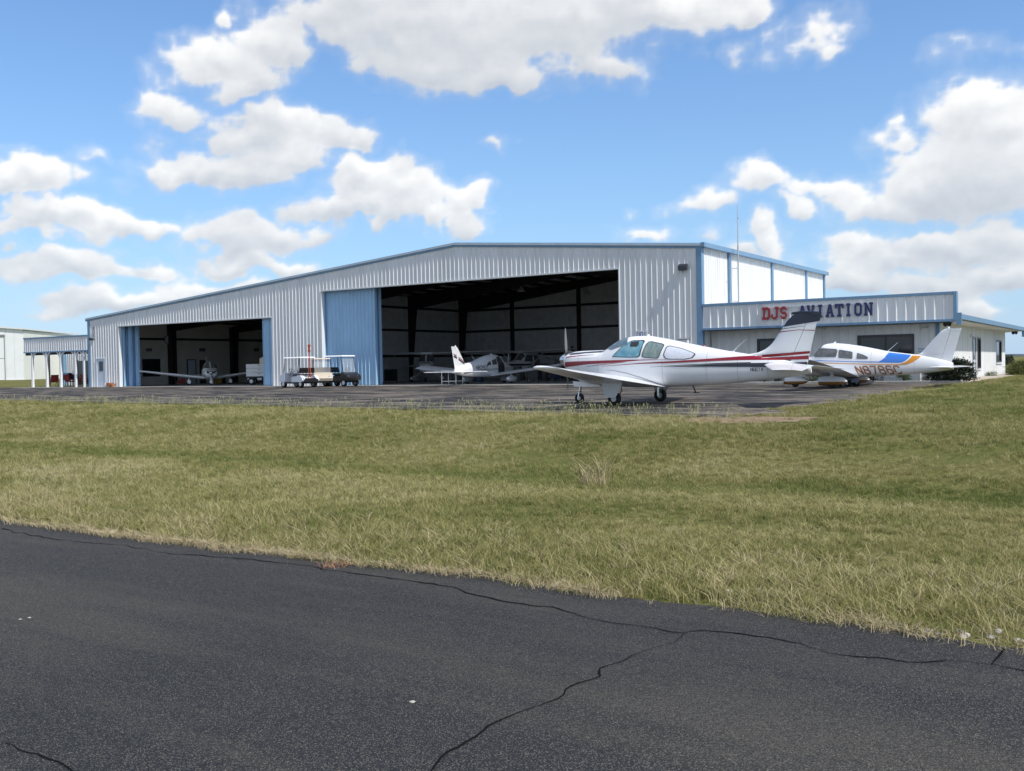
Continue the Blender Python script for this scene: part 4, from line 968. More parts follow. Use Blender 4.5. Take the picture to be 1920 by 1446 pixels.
# ---- white airplane with red and navy stripes, in front of the hangar
def red_stripe_plane():
    t = thing('light_airplane', 'white low-wing airplane with red and navy stripes and registration N661V parked by the grass', 'airplane', (6.6, -20.9, apron_z(-21.)+.002), R(178))
    st = [(2.3, 1.47, 1.25, 1.03, .36, 2.4, 2.4), (2.2, 1.50, 1.22, .92, .42, 2.5, 2.6), (2.0, 1.545, 1.18, .74, .46, 2.6, 2.8), (1.75, 1.56, 1.14, .63, .48, 2.6, 3), (1.4, 1.565, 1.12, .56, .51, 2.6, 3.2), (1.0, 1.57, 1.12, .53, .54, 2.5, 3.4), (.93, 1.59, 1.12, .525, .545, 2.5, 3.4), (.78, 1.68, 1.13, .52, .55, 2.5, 3.4), (.53, 1.825, 1.14, .51, .565, 2.4, 3.4), (.26, 1.92, 1.15, .50, .575, 2.4, 3.4),
          (.0, 1.945, 1.15, .49, .575, 2.35, 3.4), (-.35, 1.94, 1.15, .48, .575, 2.35, 3.4), (-.75, 1.88, 1.14, .475, .57, 2.3, 3.4), (-1.2, 1.785, 1.12, .48, .545, 2.3, 3.3), (-1.7, 1.675, 1.09, .495, .49, 2.3, 3.1), (-2.2, 1.57, 1.06, .52, .42, 2.3, 2.9), (-2.65, 1.48, 1.03, .55, .355, 2.2, 2.7), (-3.1, 1.40, 1.01, .585, .295, 2.2, 2.5), (-3.6, 1.32, .99, .63, .23, 2.1, 2.4), (-4.2, 1.22, .96, .695, .16, 2.1, 2.2), (-4.7, 1.10, .94, .76, .10, 2, 2), (-5.05, .98, .90, .83, .04, 2, 2)]
    F = Fus(st); b = F.mesh(110, 44).build('fuselage', M_PW, t, smooth=60); ys = F.side
    # cowl openings, spinner, propeller
    MB().lathe([(2.18, .30), (2.305, .33), (2.31, .05)], o=(0, 0, 1.25), n=24).build('cowl_front', M_BLACK, t, smooth=40)
    MB().box(2.05, 2.28, -.28, .28, .93, 1.04).build('air_inlet', M_BLACK, t)
    propeller(t, (2.31, 0, 1.31), 1.92, R(-3), .18, .34)
    windshield(t, F, 1.0, .60, .22, .05, R(36), mat('windshield_glass', (.10, .16, .20), .04, spec=.8))
    window(t, M_GLB, ys, [(.50, 1.385), (.42, 1.47), (.29, 1.59), (.1, 1.73), (.02, 1.775), (-.05, 1.795), (-.36, 1.795), (-.41, 1.76), (-.34, 1.38), (-.27, 1.345), (.0, 1.345), (.3, 1.36), (.47, 1.37)], sides=(1, -1))
    window(t, M_GLG, ys, [(-.455, 1.36), (-.445, 1.42), (-.52, 1.68), (-.57, 1.74), (-.64, 1.755), (-.95, 1.69), (-1.02, 1.66), (-1.03, 1.62), (-.945, 1.35), (-.92, 1.315), (-.86, 1.305), (-.53, 1.33)], sides=(1, -1))
    window(t, M_GLS, ys, [(-1.115, 1.36), (-1.11, 1.42), (-1.14, 1.57), (-1.17, 1.61), (-1.23, 1.62), (-1.55, 1.55), (-1.86, 1.44), (-1.94, 1.40), (-1.95, 1.375), (-1.89, 1.295), (-1.7, 1.262), (-1.3, 1.27), (-1.17, 1.29)], sides=(1, -1))
    # sun visor behind the front pane, skin seams, wing-root fairing edge
    patch('sun_visor', M_FABR, t, lambda x, z: F.side(x, z, .018), [(-.02, 1.775), (-.28, 1.785)], [(.02, 1.70), (-.05, 1.64), (-.24, 1.635), (-.28, 1.68)], 10, 4, (1,))
    for xs_, z0, z1 in ((1.02, .6, 1.55), (1.72, .66, 1.54), (-1.05, .55, 1.24), (-2.3, .58, 1.5), (-3.15, .64, 1.36), (-3.95, .72, 1.2)):
        patch('skin_seam', M_LINE, t, lambda x, z: F.side(x, z, .004), [(xs_-.003, z1), (xs_+.003, z1)], [(xs_-.003, z0), (xs_+.003, z0)], 2, 16)
    patch('cowl_seam', M_LINE, t, lambda x, z: F.side(x, z, .004), [(2.2, 1.335), (1.05, 1.345)], [(2.2, 1.33), (1.05, 1.339)], 12, 1)
    patch('fairing_seam', M_LINE, t, lambda x, z: F.side(x, z, .008), [(.72, .985), (.45, .965), (.1, .90), (-.3, .79), (-.7, .655), (-1.02, .53)], [(.72, .977), (.45, .95), (.1, .882), (-.3, .77), (-.7, .635), (-1.02, .512)], 30, 1)
    # stripes
    patch('red_stripe', M_PRED, t, ys, [(2.22, 1.235), (1.9, 1.248), (1.38, 1.255), (.49, 1.262), (-.36, 1.262), (-1.25, 1.252)], [(2.22, 1.085), (1.9, 1.11), (1.38, 1.16), (.49, 1.185), (-.36, 1.238), (-1.25, 1.248)], 60)
    patch('red_stripe', M_PRED, t, ys, [(1.4, 1.10), (.85, 1.15), (.3, 1.19), (.1, 1.2)], [(1.4, 1.09), (.85, 1.135), (.3, 1.178), (.1, 1.195)], 30, 2)
    patch('red_stripe', M_PRED, t, ys, [(.9, 1.095), (-.34, 1.165), (-1.17, 1.20), (-1.81, 1.225), (-2.59, 1.265), (-3.2, 1.30), (-3.75, 1.325)], [(.9, 1.09), (-.34, 1.142), (-1.17, 1.15), (-1.81, 1.165), (-2.59, 1.19), (-3.2, 1.20), (-3.75, 1.195)], 70)
    patch('red_stripe', M_PRED, t, ys, [(2.2, 1.395), (1.7, 1.43), (1.2, 1.445)], [(2.2, 1.36), (1.7, 1.412), (1.2, 1.44)], 20, 2)
    patch('navy_stripe', M_PNAVY, t, ys, [(2.1, 1.50), (1.5, 1.53), (1.0, 1.55), (.9, 1.575)], [(2.1, 1.44), (1.5, 1.485), (1.0, 1.50), (.9, 1.52)], 24, 3)
    patch('navy_stripe', M_PNAVY, t, ys, [(-.68, 1.05), (-1.3, 1.085), (-1.79, 1.105), (-2.6, 1.13), (-3.5, 1.14)], [(-.68, 1.045), (-1.3, 1.07), (-1.79, 1.085), (-2.6, 1.105), (-3.5, 1.12)], 40, 2)
    patch('navy_stripe', M_PNAVY, t, ys, [(-1.1, 1.052), (-1.79, 1.075), (-2.4, 1.095), (-3.5, 1.115), (-4.3, 1.115), (-4.9, 1.09)], [(-1.1, 1.048), (-1.79, 1.045), (-2.4, 1.035), (-3.5, 1.01), (-4.3, .985), (-4.9, .985)], 50)
    reg(t, 'N661V', -3.50, .90, .085, .05, .018, .014, ys, M_PNAVY, .0, (1,))
    # fin and rudder
    fin = Fin([(-2.7, 1.30), (-3.3, 1.345), (-3.6, 1.385), (-3.82, 1.47), (-4.0, 1.61), (-4.21, 1.89), (-4.41, 2.19), (-4.58, 2.35), (-4.66, 2.39)], [(-4.92, .92), (-5.20, 2.1), (-5.27, 2.39)], [(-4.40, .92), (-4.63, 1.41), (-4.84, 1.88), (-4.97, 2.2), (-5.02, 2.39)], .15, .07, .92, 2.39)
    zs = list(np.linspace(1.2, 2.39, 26))
    fo = fin.mesh(fin.le, lambda z: fin.hg(z)+.008, [z for z in zs if z <= 2.39]).build('fin', M_PW, t, smooth=40)
    rd = fin.mesh(lambda z: fin.hg(z)-.008, fin.te, list(np.linspace(.95, 2.16, 14))).build('rudder', M_PW, t, smooth=40)
    fin.mesh(lambda z: fin.hg(z)-.1, lambda z: fin.te(z)-.07, [2.17, 2.25, 2.33, 2.39]).build('rudder_horn', M_PNAVY, rd, smooth=40)
    fy = lambda x, z: fin.y(x, z, .006)
    patch('navy_cap', M_PNAVY, fo, fy, [(-4.33, 2.06), (-4.41, 2.18), (-4.58, 2.345), (-4.68, 2.388), (-5.24, 2.388)], [(-4.33, 2.05), (-4.9, 2.12), (-5.24, 2.16)], 30)
    MB().tube([(-4.55, 0, 2.395), (-4.8, 0, 2.41), (-5.26, 0, 2.385)], [.03, .045, .03], 8).build('fin_cap', M_PNAVY, fo, smooth=50)
    patch('navy_line', M_PNAVY, fo, fy, [(-4.27, 2.0), (-4.9, 2.055)], [(-4.27, 1.985), (-4.9, 2.047)], 12, 1)
    patch('red_line', M_PRED, fo, fy, [(-4.22, 1.93), (-4.75, 1.965), (-5.15, 1.94)], [(-4.22, 1.905), (-4.75, 1.95), (-5.15, 1.918)], 16, 1)
    yc = lambda x, z: max(fin.y(x, z, .008) if z > .95 else 0, F.side(x, z, .006) if z < F.top(x) else 0)
    patch('red_stripe', M_PRED, t, yc, [(-3.75, 1.325), (-4.4, 1.362), (-5.03, 1.40)], [(-3.75, 1.255), (-4.4, 1.29), (-5.02, 1.335)], 30, 5)
    patch('red_stripe', M_PRED, t, yc, [(-3.75, 1.245), (-4.4, 1.26), (-5.0, 1.285)], [(-3.75, 1.195), (-4.4, 1.18), (-4.99, 1.185)], 30, 5)
    patch('navy_stripe', M_PNAVY, t, yc, [(-4.5, 1.105), (-4.98, 1.12)], [(-4.5, .99), (-4.95, .985)], 14, 5)
    # wings
    for s in (1, -1):
        wo = wing(t, [(.40, 1.08, 2.16, .655, .16), (.62, 1.06, 2.13, .67, .16), (2.3, .93, 1.62, .85, .15), (4.22, .80, 1.10, 1.085, .12)], M_PW, [(.62, 2.3, .76, 'flap'), (2.3, 4.05, .76, 'aileron')], side=s, inc=.075)
        # main gear
        g_ = part('main_gear', t); g_.location = (0, s*1.40, 0)
        wheel(g_, (0, 0, .195), .195, .15, .085)
        MB().tube([(.0, -s*.14, .195), (.0, -s*.14, .5), (.02, -s*.12, .75)], .035, 8).build('strut', M_CHROME, g_, smooth=50)
        MB().tube([(.0, -s*.14, .195), (.0, 0, .195)], .03, 8).build('axle', M_CHROME, g_)
        MB().tube([(-.1, -s*.14, .62), (-.16, -s*.14, .42), (-.05, -s*.14, .27)], .018, 6).build('torque_link', M_GREYP, g_)
        MB().prism([(.36, s*.12, .80), (-.30, s*.12, .74), (-.30, s*.12, .56), (-.10, s*.12, .225), (.22, s*.12, .225)][::s], (0, .022, 0)).build('gear_door', M_PW, g_)
        # tailplane
        wing(t, [(.06, -3.80, 1.34, 1.06, .09), (.25, -3.88, 1.28, 1.045, .09), (1.8, -4.68, .74, .925, .085)], M_PW, [(.25, 1.62, .62, 'elevator')], side=s, inc=.03, name='tailplane')
    # nose gear
    ng = part('nose_gear', t); ng.location = (1.98, 0, 0)
    wheel(ng, (0, 0, .15), .15, .12, .06, name='wheel'); MB().tube([(-.02, 0, .33), (-.08, 0, .75)], .04, 8).build('strut', M_CHROME, ng, smooth=50)
    for s in (1, -1): MB().tube([(0, s*.075, .15), (-.02, s*.06, .33), (-.03, 0, .36)], .02, 6).build('fork', M_CHROME, ng)
    MB().tube([(-.08, 0, .58), (-.4, 0, .66)], .015, 6).build('drag_brace', M_CHROME, ng)
    for s in (1, -1): MB().prism([(.1, s*.2, .66), (-.85, s*.2, .60), (-.85, s*.2, .50), (.05, s*.2, .50)][::s], (0, .015, 0)).build('gear_door', M_PW, ng)
    # aerials, step, steps on belly
    MB().tube([(-2.9, 0, 1.43), (-3.29, 0, 1.76)], [.012, .006], 6).build('antenna', M_WHITE, t); MB().box(-2.95, -2.8, -.03, .03, 1.42, 1.45).build('antenna_base', M_WHITE, t)
    MB().lathe([(1.93, .05), (1.97, .045), (1.985, .01)], ax='z', n=10, o=(-.35, 0, 0)).build('roof_blister', M_WHITE, t, smooth=60)
    MB().lathe([(1.57, .05), (1.61, .045), (1.64, .02)], ax='z', n=10, o=(-2.05, 0, 0)).build('beacon', M_PRED, t, smooth=60)
    MB().tube([(-1.85, .3, .52), (-1.95, .33, .33)], .02, 6).build('step_strut', M_BLACK, t); MB().box(-2.05, -1.9, .27, .4, .315, .335).build('step', M_BLACK, t)
    return t
red_stripe_plane()

# ---- four-seat low-wing type used for the other low-wing aircraft
PA_ST = [(2.32, 1.06, .93, .78, .30, 2.3, 2.3), (2.25, 1.11, .92, .66, .42, 2.5, 2.6), (2.0, 1.16, .90, .55, .48, 2.6, 3), (1.6, 1.20, .88, .48, .52, 2.6, 3.2), (1.3, 1.225, .87, .45, .54, 2.5, 3.4), (1.22, 1.25, .87, .445, .545, 2.5, 3.4), (1.05, 1.43, .87, .44, .55, 2.5, 3.4), (.85, 1.64, .87, .43, .555, 2.6, 3.4), (.68, 1.735, .87, .425, .56, 2.7, 3.4), (.38, 1.765, .87, .415, .56, 2.7, 3.4), (0, 1.735, .87, .41, .56, 2.7, 3.4), (-.66, 1.63, .86, .405, .54, 2.6, 3.3), (-1.28, 1.495, .84, .42, .47, 2.5, 3.), (-1.74, 1.39, .82, .44, .40, 2.4, 2.8), (-2.4, 1.29, .80, .475, .30, 2.3, 2.5), (-2.9, 1.22, .78, .51, .23, 2.2, 2.4), (-3.4, 1.12, .76, .555, .16, 2.1, 2.2), (-3.9, .98, .74, .62, .09, 2, 2), (-4.1, .90, .74, .66, .05, 2, 2)]
PA_W1 = [(.99, 1.23), (.93, 1.36), (.85, 1.49), (.80, 1.54), (.72, 1.565), (.16, 1.515), (.11, 1.48), (.10, 1.40), (.14, 1.23), (.17, 1.20), (.5, 1.205)]
PA_W2 = [(.035, 1.45), (.0, 1.485), (-.45, 1.40), (-.495, 1.36), (-.50, 1.16), (-.47, 1.125), (.0, 1.165), (.03, 1.2)]
PA_W3 = [(-.68, 1.32), (-.70, 1.345), (-.90, 1.275), (-1.06, 1.19), (-1.085, 1.15), (-1.06, 1.105), (-.69, 1.12), (-.67, 1.15)]
def low_wing(loc, rz, label, livery, fair=(M_PW, M_FAIRO), glass=M_GLD, open_door=False, tip_fin=True, semi=5.3, group=None, taper=True, big_spinner=False):
    t = thing('light_airplane', label, 'airplane', loc, rz, group)
    F = Fus(PA_ST); F.mesh(90, 40).build('fuselage', M_PW, t, smooth=60); ys = F.side
    for s in (1, -1):
        MB().lathe([(2.25, .09), (2.335, .1), (2.34, .02)], o=(0, s*.24, .98), n=14).build('cowl_inlet', M_BLACK, t)
    propeller(t, (2.33, 0, .93), 1.88, R(8), .16, .34)
    windshield(t, F, 1.24, 1.02, .70, .86, R(34), M_GLD)
    for xs_, z0, z1 in ((1.28, .5, 1.2), (-1.2, .45, 1.45), (-1.95, .47, 1.3), (-2.75, .52, 1.2)):
        patch('skin_seam', M_LINE, t, lambda x, z: F.side(x, z, .003), [(xs_-.003, z1), (xs_+.003, z1)], [(xs_-.003, z0), (xs_+.003, z0)], 2, 12)
    for W_ in (PA_W1, PA_W2, PA_W3): window(t, glass, ys, W_, sides=(1, -1), frame=M_GREYP, grow=.012)
    fin = Fin([(-2.55, 1.2), (-2.9, 1.235), (-3.63, 2.06), (-3.78, 2.17), (-3.86, 2.2)], [(-4.0, .75), (-4.36, 2.05), (-4.42, 2.2)], [(-3.62, .75), (-3.64, .89), (-3.99, 2.01), (-4.05, 2.2)], .13, .08, .75, 2.2)
    fo = fin.mesh(fin.le, lambda z: fin.hg(z)+.008, list(np.linspace(1.02, 2.2, 20))).build('fin', M_PW, t, smooth=40)
    rd = fin.mesh(lambda z: fin.hg(z)-.008, fin.te, list(np.linspace(.78, 2.08, 12))).build('rudder', M_PW, t, smooth=40)
    fin.mesh(lambda z: fin.hg(z)-.02, fin.te, [2.09, 2.15, 2.2]).build('rudder_cap', M_PW, rd, smooth=40)
    fy = lambda x, z: fin.y(x, z, .004)
    for k in range(11):                                            # grey strips painting the shade of pressed ribs on fin and rudder
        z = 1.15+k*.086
        patch('fin_rib_shade', M_RIBL, fo, lambda x, z_: fin.y(x, z_, .006), [(fin.le(z)-.06, z+.012), (fin.hg(z)+.03, z+.006)], [(fin.le(z)-.06, z-.0), (fin.hg(z)+.03, z-.006)], 6, 1)
        patch('rudder_rib_shade', M_RIBL, rd, lambda x, z_: fin.y(x, z_, .006), [(fin.hg(z)-.03, z+.006), (fin.te(z)+.03, z+.0)], [(fin.hg(z)-.03, z-.006), (fin.te(z)+.03, z-.01)], 5, 1)
    for s in (1, -1):
        secs = [(.40, 1.05, 1.80, .55, .15), (.6, 1.02, 1.74, .56, .15), (2.6, .78, 1.56, .81, .15), (semi-.15, .50, 1.06, 1.14, .12)] if taper else [(.40, .95, 1.6, .57, .14), (.6, .95, 1.6, .58, .14), (semi-.2, .95, 1.6, 1.08, .13)]
        wing(t, secs, M_PW, [(.6, 2.6, .80, 'flap'), (2.6, semi-.4, .80, 'aileron')], side=s, inc=.07)
        wing(t, [(.05, -3.60, .78, .74, .1), (1.85, -3.62, .78, .74, .09)], M_PW, [(.25, 1.7, .80, 'anti_servo_tab')], side=s, name='stabilator')
        g_ = part('main_gear', t); g_.location = (0, s*1.52, 0)
        MB().tube([(0, 0, .35), (0, 0, .68)], .06, 8).build('strut', M_PW, g_, smooth=50)
        wheel(g_, (0, 0, .19), .185, .14, .07); fairing(g_, (-.05, 0, .25), 1.1, .46, .3, *fair)
    ng = part('nose_gear', t); ng.location = (1.98, 0, 0)
    MB().tube([(0, 0, .35), (.02, 0, .6)], .05, 8).build('strut', M_PW, ng, smooth=50); wheel(ng, (0, 0, .17), .165, .12, .06); fairing(ng, (-.04, 0, .24), 1.0, .42, .26, *fair)
    MB().tube([(.35, 0, 1.76), (.3, 0, 1.84)], [.05, .005], 8).build('antenna', M_WHITE, t); MB().lathe([(1.66, .05), (1.69, .03)], ax='z', n=10, o=(-.25, 0, 0)).build('antenna_base', M_WHITE, t)
    MB().tube([(-1.7, 0, 1.38), (-2.1, 0, 1.72)], [.012, .006], 6).build('whip_antenna', M_WHITE, t); MB().lathe([(2.19, .04), (2.24, .035), (2.27, .01)], ax='z', n=10, o=(-3.95, 0, 0)).build('beacon', M_WHITE, fo, smooth=60)
    if open_door:
        d = part('cabin_door', t); d.location = (1.0, -.56, 0); d.rotation_euler.z = R(-75)
        m = MB(); pts = [(-.0, 0, .62), (-.85, 0, .62), (-.85, 0, 1.2), (-.78, 0, 1.58), (-.6, 0, 1.66), (-.25, 0, 1.62), (-.05, 0, 1.3)]
        m.prism(pts, (0, .03, 0)); m.build('door_skin', M_PW, d)
        MB().prism([(-.1, -.004, .66), (-.78, -.004, .66), (-.78, -.004, 1.15), (-.1, -.004, 1.15)], (0, .003, 0)).build('door_card', M_FABR, d)
        MB().prism([(-.12, -.004, 1.2), (-.78, -.004, 1.2), (-.72, -.004, 1.5), (-.58, -.004, 1.58), (-.28, -.004, 1.54)], (0, .038, 0)).build('pane', M_GLD, d)
        patch('door_opening', M_FABR, t, lambda x, z: F.side(x, z, .012), [(1.0, 1.3), (.9, 1.5), (.7, 1.62), (.3, 1.62), (.15, 1.55)], [(1.0, .66), (.15, .66)], 20, 8, (-1,))
    livery(t, F, ys, fin, fo, rd)
    return t
def liv_orange(t, F, ys, fin, fo, rd):
    patch('blue_stripe', M_PBLUE, t, ys, [(1.9, 1.06), (.87, 1.085), (.33, 1.06), (-.6, 1.02), (-1.5, .995)], [(1.9, 1.03), (.87, 1.055), (.33, 1.03), (-.6, .99), (-1.5, .965)], 50, 2)
    patch('blue_band', M_PBLUE, t, ys, [(-1.48, .99), (-1.6, 1.06), (-1.7, 1.15), (-1.80, 1.345), (-2.4, 1.262), (-2.60, 1.235), (-2.61, 1.20)], [(-1.48, .96), (-2.2, .935), (-2.33, .95), (-2.45, 1.02), (-2.55, 1.11), (-2.61, 1.2)], 40, 10)
    patch('orange_stripe', M_PORNG, t, ys, [(1.5, .995), (.55, .985), (-.5, .935), (-1.5, .895), (-2.25, .88)], [(1.5, .965), (.55, .955), (-.5, .905), (-1.5, .865), (-2.25, .85)], 50, 2)
    patch('orange_band', M_PORNG, t, ys, [(-2.22, .885), (-2.4, .94), (-2.5, 1.0), (-2.6, 1.1), (-2.66, 1.21), (-2.95, 1.19), (-2.96, 1.15)], [(-2.22, .85), (-2.5, .865), (-2.7, .95), (-2.85, 1.05), (-2.96, 1.15)], 36, 10)
    reg(t, 'N8786C', -.72, .52, .29, .19, .09, .052, ys, M_PBRN, -.42, (1,))
low_wing((8.55, -6.2, apron_z(-6.2)+.002), R(178), 'white low-wing airplane with blue and orange bands and registration N8786C by the office', liv_orange)
def liv_shop(t, F, ys, fin, fo, rd):
    fy = lambda x, z: fin.y(x, z, .008)
    patch('red_band', M_PRED, fo, fy, [(-3.0, 1.32), (-3.7, 1.62)], [(-3.0, 1.27), (-3.7, 1.56)], 12, 2); patch('navy_band', M_PNAVY, fo, fy, [(-3.0, 1.24), (-3.7, 1.53)], [(-3.0, 1.14), (-3.7, 1.43)], 12, 2)
    patch('red_band', M_PRED, rd, fy, [(-3.9, 1.70), (-4.2, 1.80)], [(-3.9, 1.64), (-4.2, 1.75)], 8, 2); patch('navy_band', M_PNAVY, rd, fy, [(-3.85, 1.6), (-4.2, 1.72)], [(-3.82, 1.48), (-4.18, 1.6)], 8, 2)
    patch('navy_stripe', M_PNAVY, t, ys, [(1.6, .95), (-.6, .89), (-1.6, .86)], [(1.6, .93), (-.6, .87), (-1.6, .84)], 30, 1); patch('navy_stripe', M_PNAVY, t, ys, [(1.6, .88), (-.6, .83), (-3.3, .70)], [(1.6, .86), (-.6, .81), (-3.3, .64)], 30, 2)
    reg(t, 'N8292T', -.9, .86, .22, .14, .06, .035, ys, M_PNAVY, -.2, (1,)); reg(t, 'N8292T', -.9, .86, .22, .14, .06, .035, ys, M_PNAVY, -.2, (-1,))
low_wing((-14.9, 2.9, .012), R(96), 'white low-wing airplane with open cabin door and registration N8292T inside the hangar', liv_shop, (M_PW, M_PW), open_door=True, semi=5.0, taper=False)
def liv_plain(t, F, ys, fin, fo, rd):
    patch('grey_belly_stripe', mat('aircraft_grey', (.25, .27, .3), .35), t, ys, [(2.2, .80), (-3., .70)], [(2.2, .62), (-3., .56)], 30, 4)
low_wing((-42.4, 4.95, .012), R(323), 'plain white low-wing airplane facing out of the smaller hangar bay', liv_plain, (M_PW, M_PW), semi=5.1)

# ---- strut-braced high-wing airplanes at the back of the hangar
M_STRP = mat('aircraft_brown', (.20, .09, .05), .35)
def high_wing(loc, rz, label, trim):
    t = thing('light_airplane', label, 'airplane', loc, rz)
    F = Fus([(2.2, 1.25, 1.05, .85, .28, 2.3, 2.3), (2.1, 1.32, 1.05, .72, .42, 2.5, 2.6), (1.6, 1.38, 1.03, .62, .5, 2.6, 2.8), (1.1, 1.42, 1.02, .58, .53, 2.6, 3), (1.0, 1.46, 1.02, .57, .54, 2.8, 3), (.55, 1.92, 1.05, .55, .55, 3.4, 3.2), (.3, 1.98, 1.05, .54, .55, 3.6, 3.2), (-.6, 1.98, 1.05, .53, .53, 3.4, 3), (-1.1, 1.9, 1.04, .55, .48, 3, 2.8), (-1.9, 1.55, 1.02, .66, .36, 2.5, 2.5), (-3., 1.4, 1.04, .82, .22, 2.2, 2.2), (-4.4, 1.25, 1.08, .98, .07, 2, 2)])
    F.mesh(70, 36).build('fuselage', M_PW, t, smooth=60); propeller(t, (2.2, 0, 1.05), 1.9, R(80), .17, .3)
    windshield(t, F, 1.02, .85, .5, .42, R(30), M_GLD)
    for W_ in ([(.5, 1.35), (.35, 1.75), (.2, 1.82), (-.25, 1.82), (-.28, 1.35)], [(-.36, 1.38), (-.36, 1.8), (-.8, 1.78), (-.9, 1.4)]): window(t, M_GLD, F.side, W_, frame=M_GREYP, grow=.01)
    patch('trim_stripe', trim, t, F.side, [(2.0, 1.18), (-3.5, 1.15)], [(2.0, 1.02), (-3.5, 1.08)], 30, 3)
    fin = Fin([(-2.9, 1.42), (-3.4, 1.5), (-4.0, 2.4), (-4.1, 2.5)], [(-4.5, 1.1), (-4.7, 2.5)], [(-4.1, 1.1), (-4.4, 2.5)], .13, .08, 1.1, 2.5)
    fin.mesh(fin.le, lambda z: fin.hg(z)+.008, list(np.linspace(1.3, 2.5, 14))).build('fin', M_PW, t, smooth=40); fin.mesh(lambda z: fin.hg(z)-.008, fin.te, list(np.linspace(1.12, 2.45, 8))).build('rudder', trim, t, smooth=40)
    for s in (1, -1):
        wing(t, [(.45, .62, 1.6, 2.03, .12), (2.5, .62, 1.6, 2.07, .12), (5.1, .5, 1.12, 2.13, .11)], M_PW, [(.6, 2.5, .76, 'flap'), (2.5, 4.9, .78, 'aileron')], side=s)
        wing(t, [(.1, -3.6, .95, 1.15, .09), (1.65, -3.8, .7, 1.15, .08)], M_PW, [(.2, 1.5, .6, 'elevator')], side=s, name='tailplane')
        rings = [[(.25+dx, s*(y+dy), z) for dx, dy in ((.06, 0), (0, .02), (-.06, 0), (0, -.02))] for y, z in ((.52, .72), (2.5, 2.0))]
        MB().loft(rings).build('wing_strut', M_PW, t)
        g_ = part('main_gear', t); g_.location = (-.2, s*1.15, 0); MB().tube([(.1, -s*.7, .66), (.02, -s*.1, .3), (0, -s*.07, .19)], .04, 6).build('leg', M_PW, g_); wheel(g_, (0, 0, .19), .185, .15, .08); fairing(g_, (-.05, 0, .24), .8, .3, .24, M_PW)
    MB().box(-.2, .3, -.46, .46, 2.0, 2.12).build('wing_centre', M_PW, t)
    ng = part('nose_gear', t); ng.location = (1.55, 0, 0); MB().tube([(0, 0, .3), (-.08, 0, .7)], .04, 8).build('strut', M_CHROME, ng); wheel(ng, (0, 0, .17), .165, .13, .07)
    return t
high_wing((-25.6, 10.6, .012), R(303), 'white high-wing airplane with wing struts behind the open-door airplane', M_STRP)
P = ony(985, 668, 15.5)
high_wing((P.x, 15.5, .012), R(250), 'white high-wing airplane parked deepest against the hangar back wall', M_PNAVY)
# ------------------------------------------------------------------ grass
def blade_mat(name, ramp_cols, bias=0.):
    m = bpy.data.materials.new(name); m.use_nodes = True; t = m.node_tree; t.nodes.clear()
    out = t.nodes.new('ShaderNodeOutputMaterial'); dif = t.nodes.new('ShaderNodeBsdfDiffuse'); trn = t.nodes.new('ShaderNodeBsdfTranslucent'); mx = t.nodes.new('ShaderNodeMixShader'); mx.inputs[0].default_value = .3
    geo = t.nodes.new('ShaderNodeNewGeometry'); oi = t.nodes.new('ShaderNodeObjectInfo')
    n = t.nodes.new('ShaderNodeTexNoise'); n.inputs['Scale'].default_value = .32; n.inputs['Detail'].default_value = 6; n.inputs['Roughness'].default_value = .6; t.links.new(oi.outputs['Location'], n.inputs['Vector'])
    sx = t.nodes.new('ShaderNodeSeparateXYZ'); t.links.new(oi.outputs['Location'], sx.inputs[0])
    def M(op, a, b):
        q = t.nodes.new('ShaderNodeMath'); q.operation = op
        for v, i in ((a, 0), (b, 1)):
            if isinstance(v, (int, float)): q.inputs[i].default_value = v
            else: t.links.new(v, q.inputs[i])
        return q.outputs[0]
    def mr(v, a, b, c, d):
        q = t.nodes.new('ShaderNodeMapRange'); t.links.new(v, q.inputs[0])
        for k, x in enumerate((a, b, c, d)): q.inputs[k+1].default_value = x
        return q.outputs[0]
    # lusher grass in the swale, on the irrigated lawn near the office and along the apron
    sw = M('ABSOLUTE', M('ADD', sx.outputs[1], 34.0), 0); sw = mr(sw, .2, 1.6, -.24, 0)
    rt = mr(sx.outputs[0], 10, 20, .0, -.22); rt2 = mr(sx.outputs[1], -36, -24, 0, 1); rt = M('MULTIPLY', rt, rt2)
    v = M('ADD', M('ADD', n.outputs[0], M('MULTIPLY', M('SUBTRACT', oi.outputs['Random'], .5), .42)), M('ADD', M('ADD', sw, rt), bias))
    cr = t.nodes.new('ShaderNodeValToRGB'); e = cr.color_ramp.elements
    while len(e) < len(ramp_cols): e.new(.5)
    for k, (p, c) in enumerate(ramp_cols): e[k].position = p; e[k].color = (*c, 1)
    t.links.new(v, cr.inputs[0])
    for s in (dif, trn): t.links.new(cr.outputs[0], s.inputs[0])
    t.links.new(dif.outputs[0], mx.inputs[1]); t.links.new(trn.outputs[0], mx.inputs[2]); t.links.new(mx.outputs[0], out.inputs[0])
    return m
GC = [(.12, (.125, .165, .048)), (.33, (.215, .225, .08)), (.47, (.315, .295, .12)), (.63, (.43, .385, .185)), (.85, (.52, .465, .28))]
M_GR = blade_mat('grass_blade', GC); M_GRT = blade_mat('tall_grass_blade', GC, .06)
M_STALK = mat('seed_stalk', (.36, .36, .17), .8); M_DRY = mat('dry_grass', (.46, .38, .22), .85, var=.3, scale=6)
src_col = bpy.data.collections.new('grass_sources')
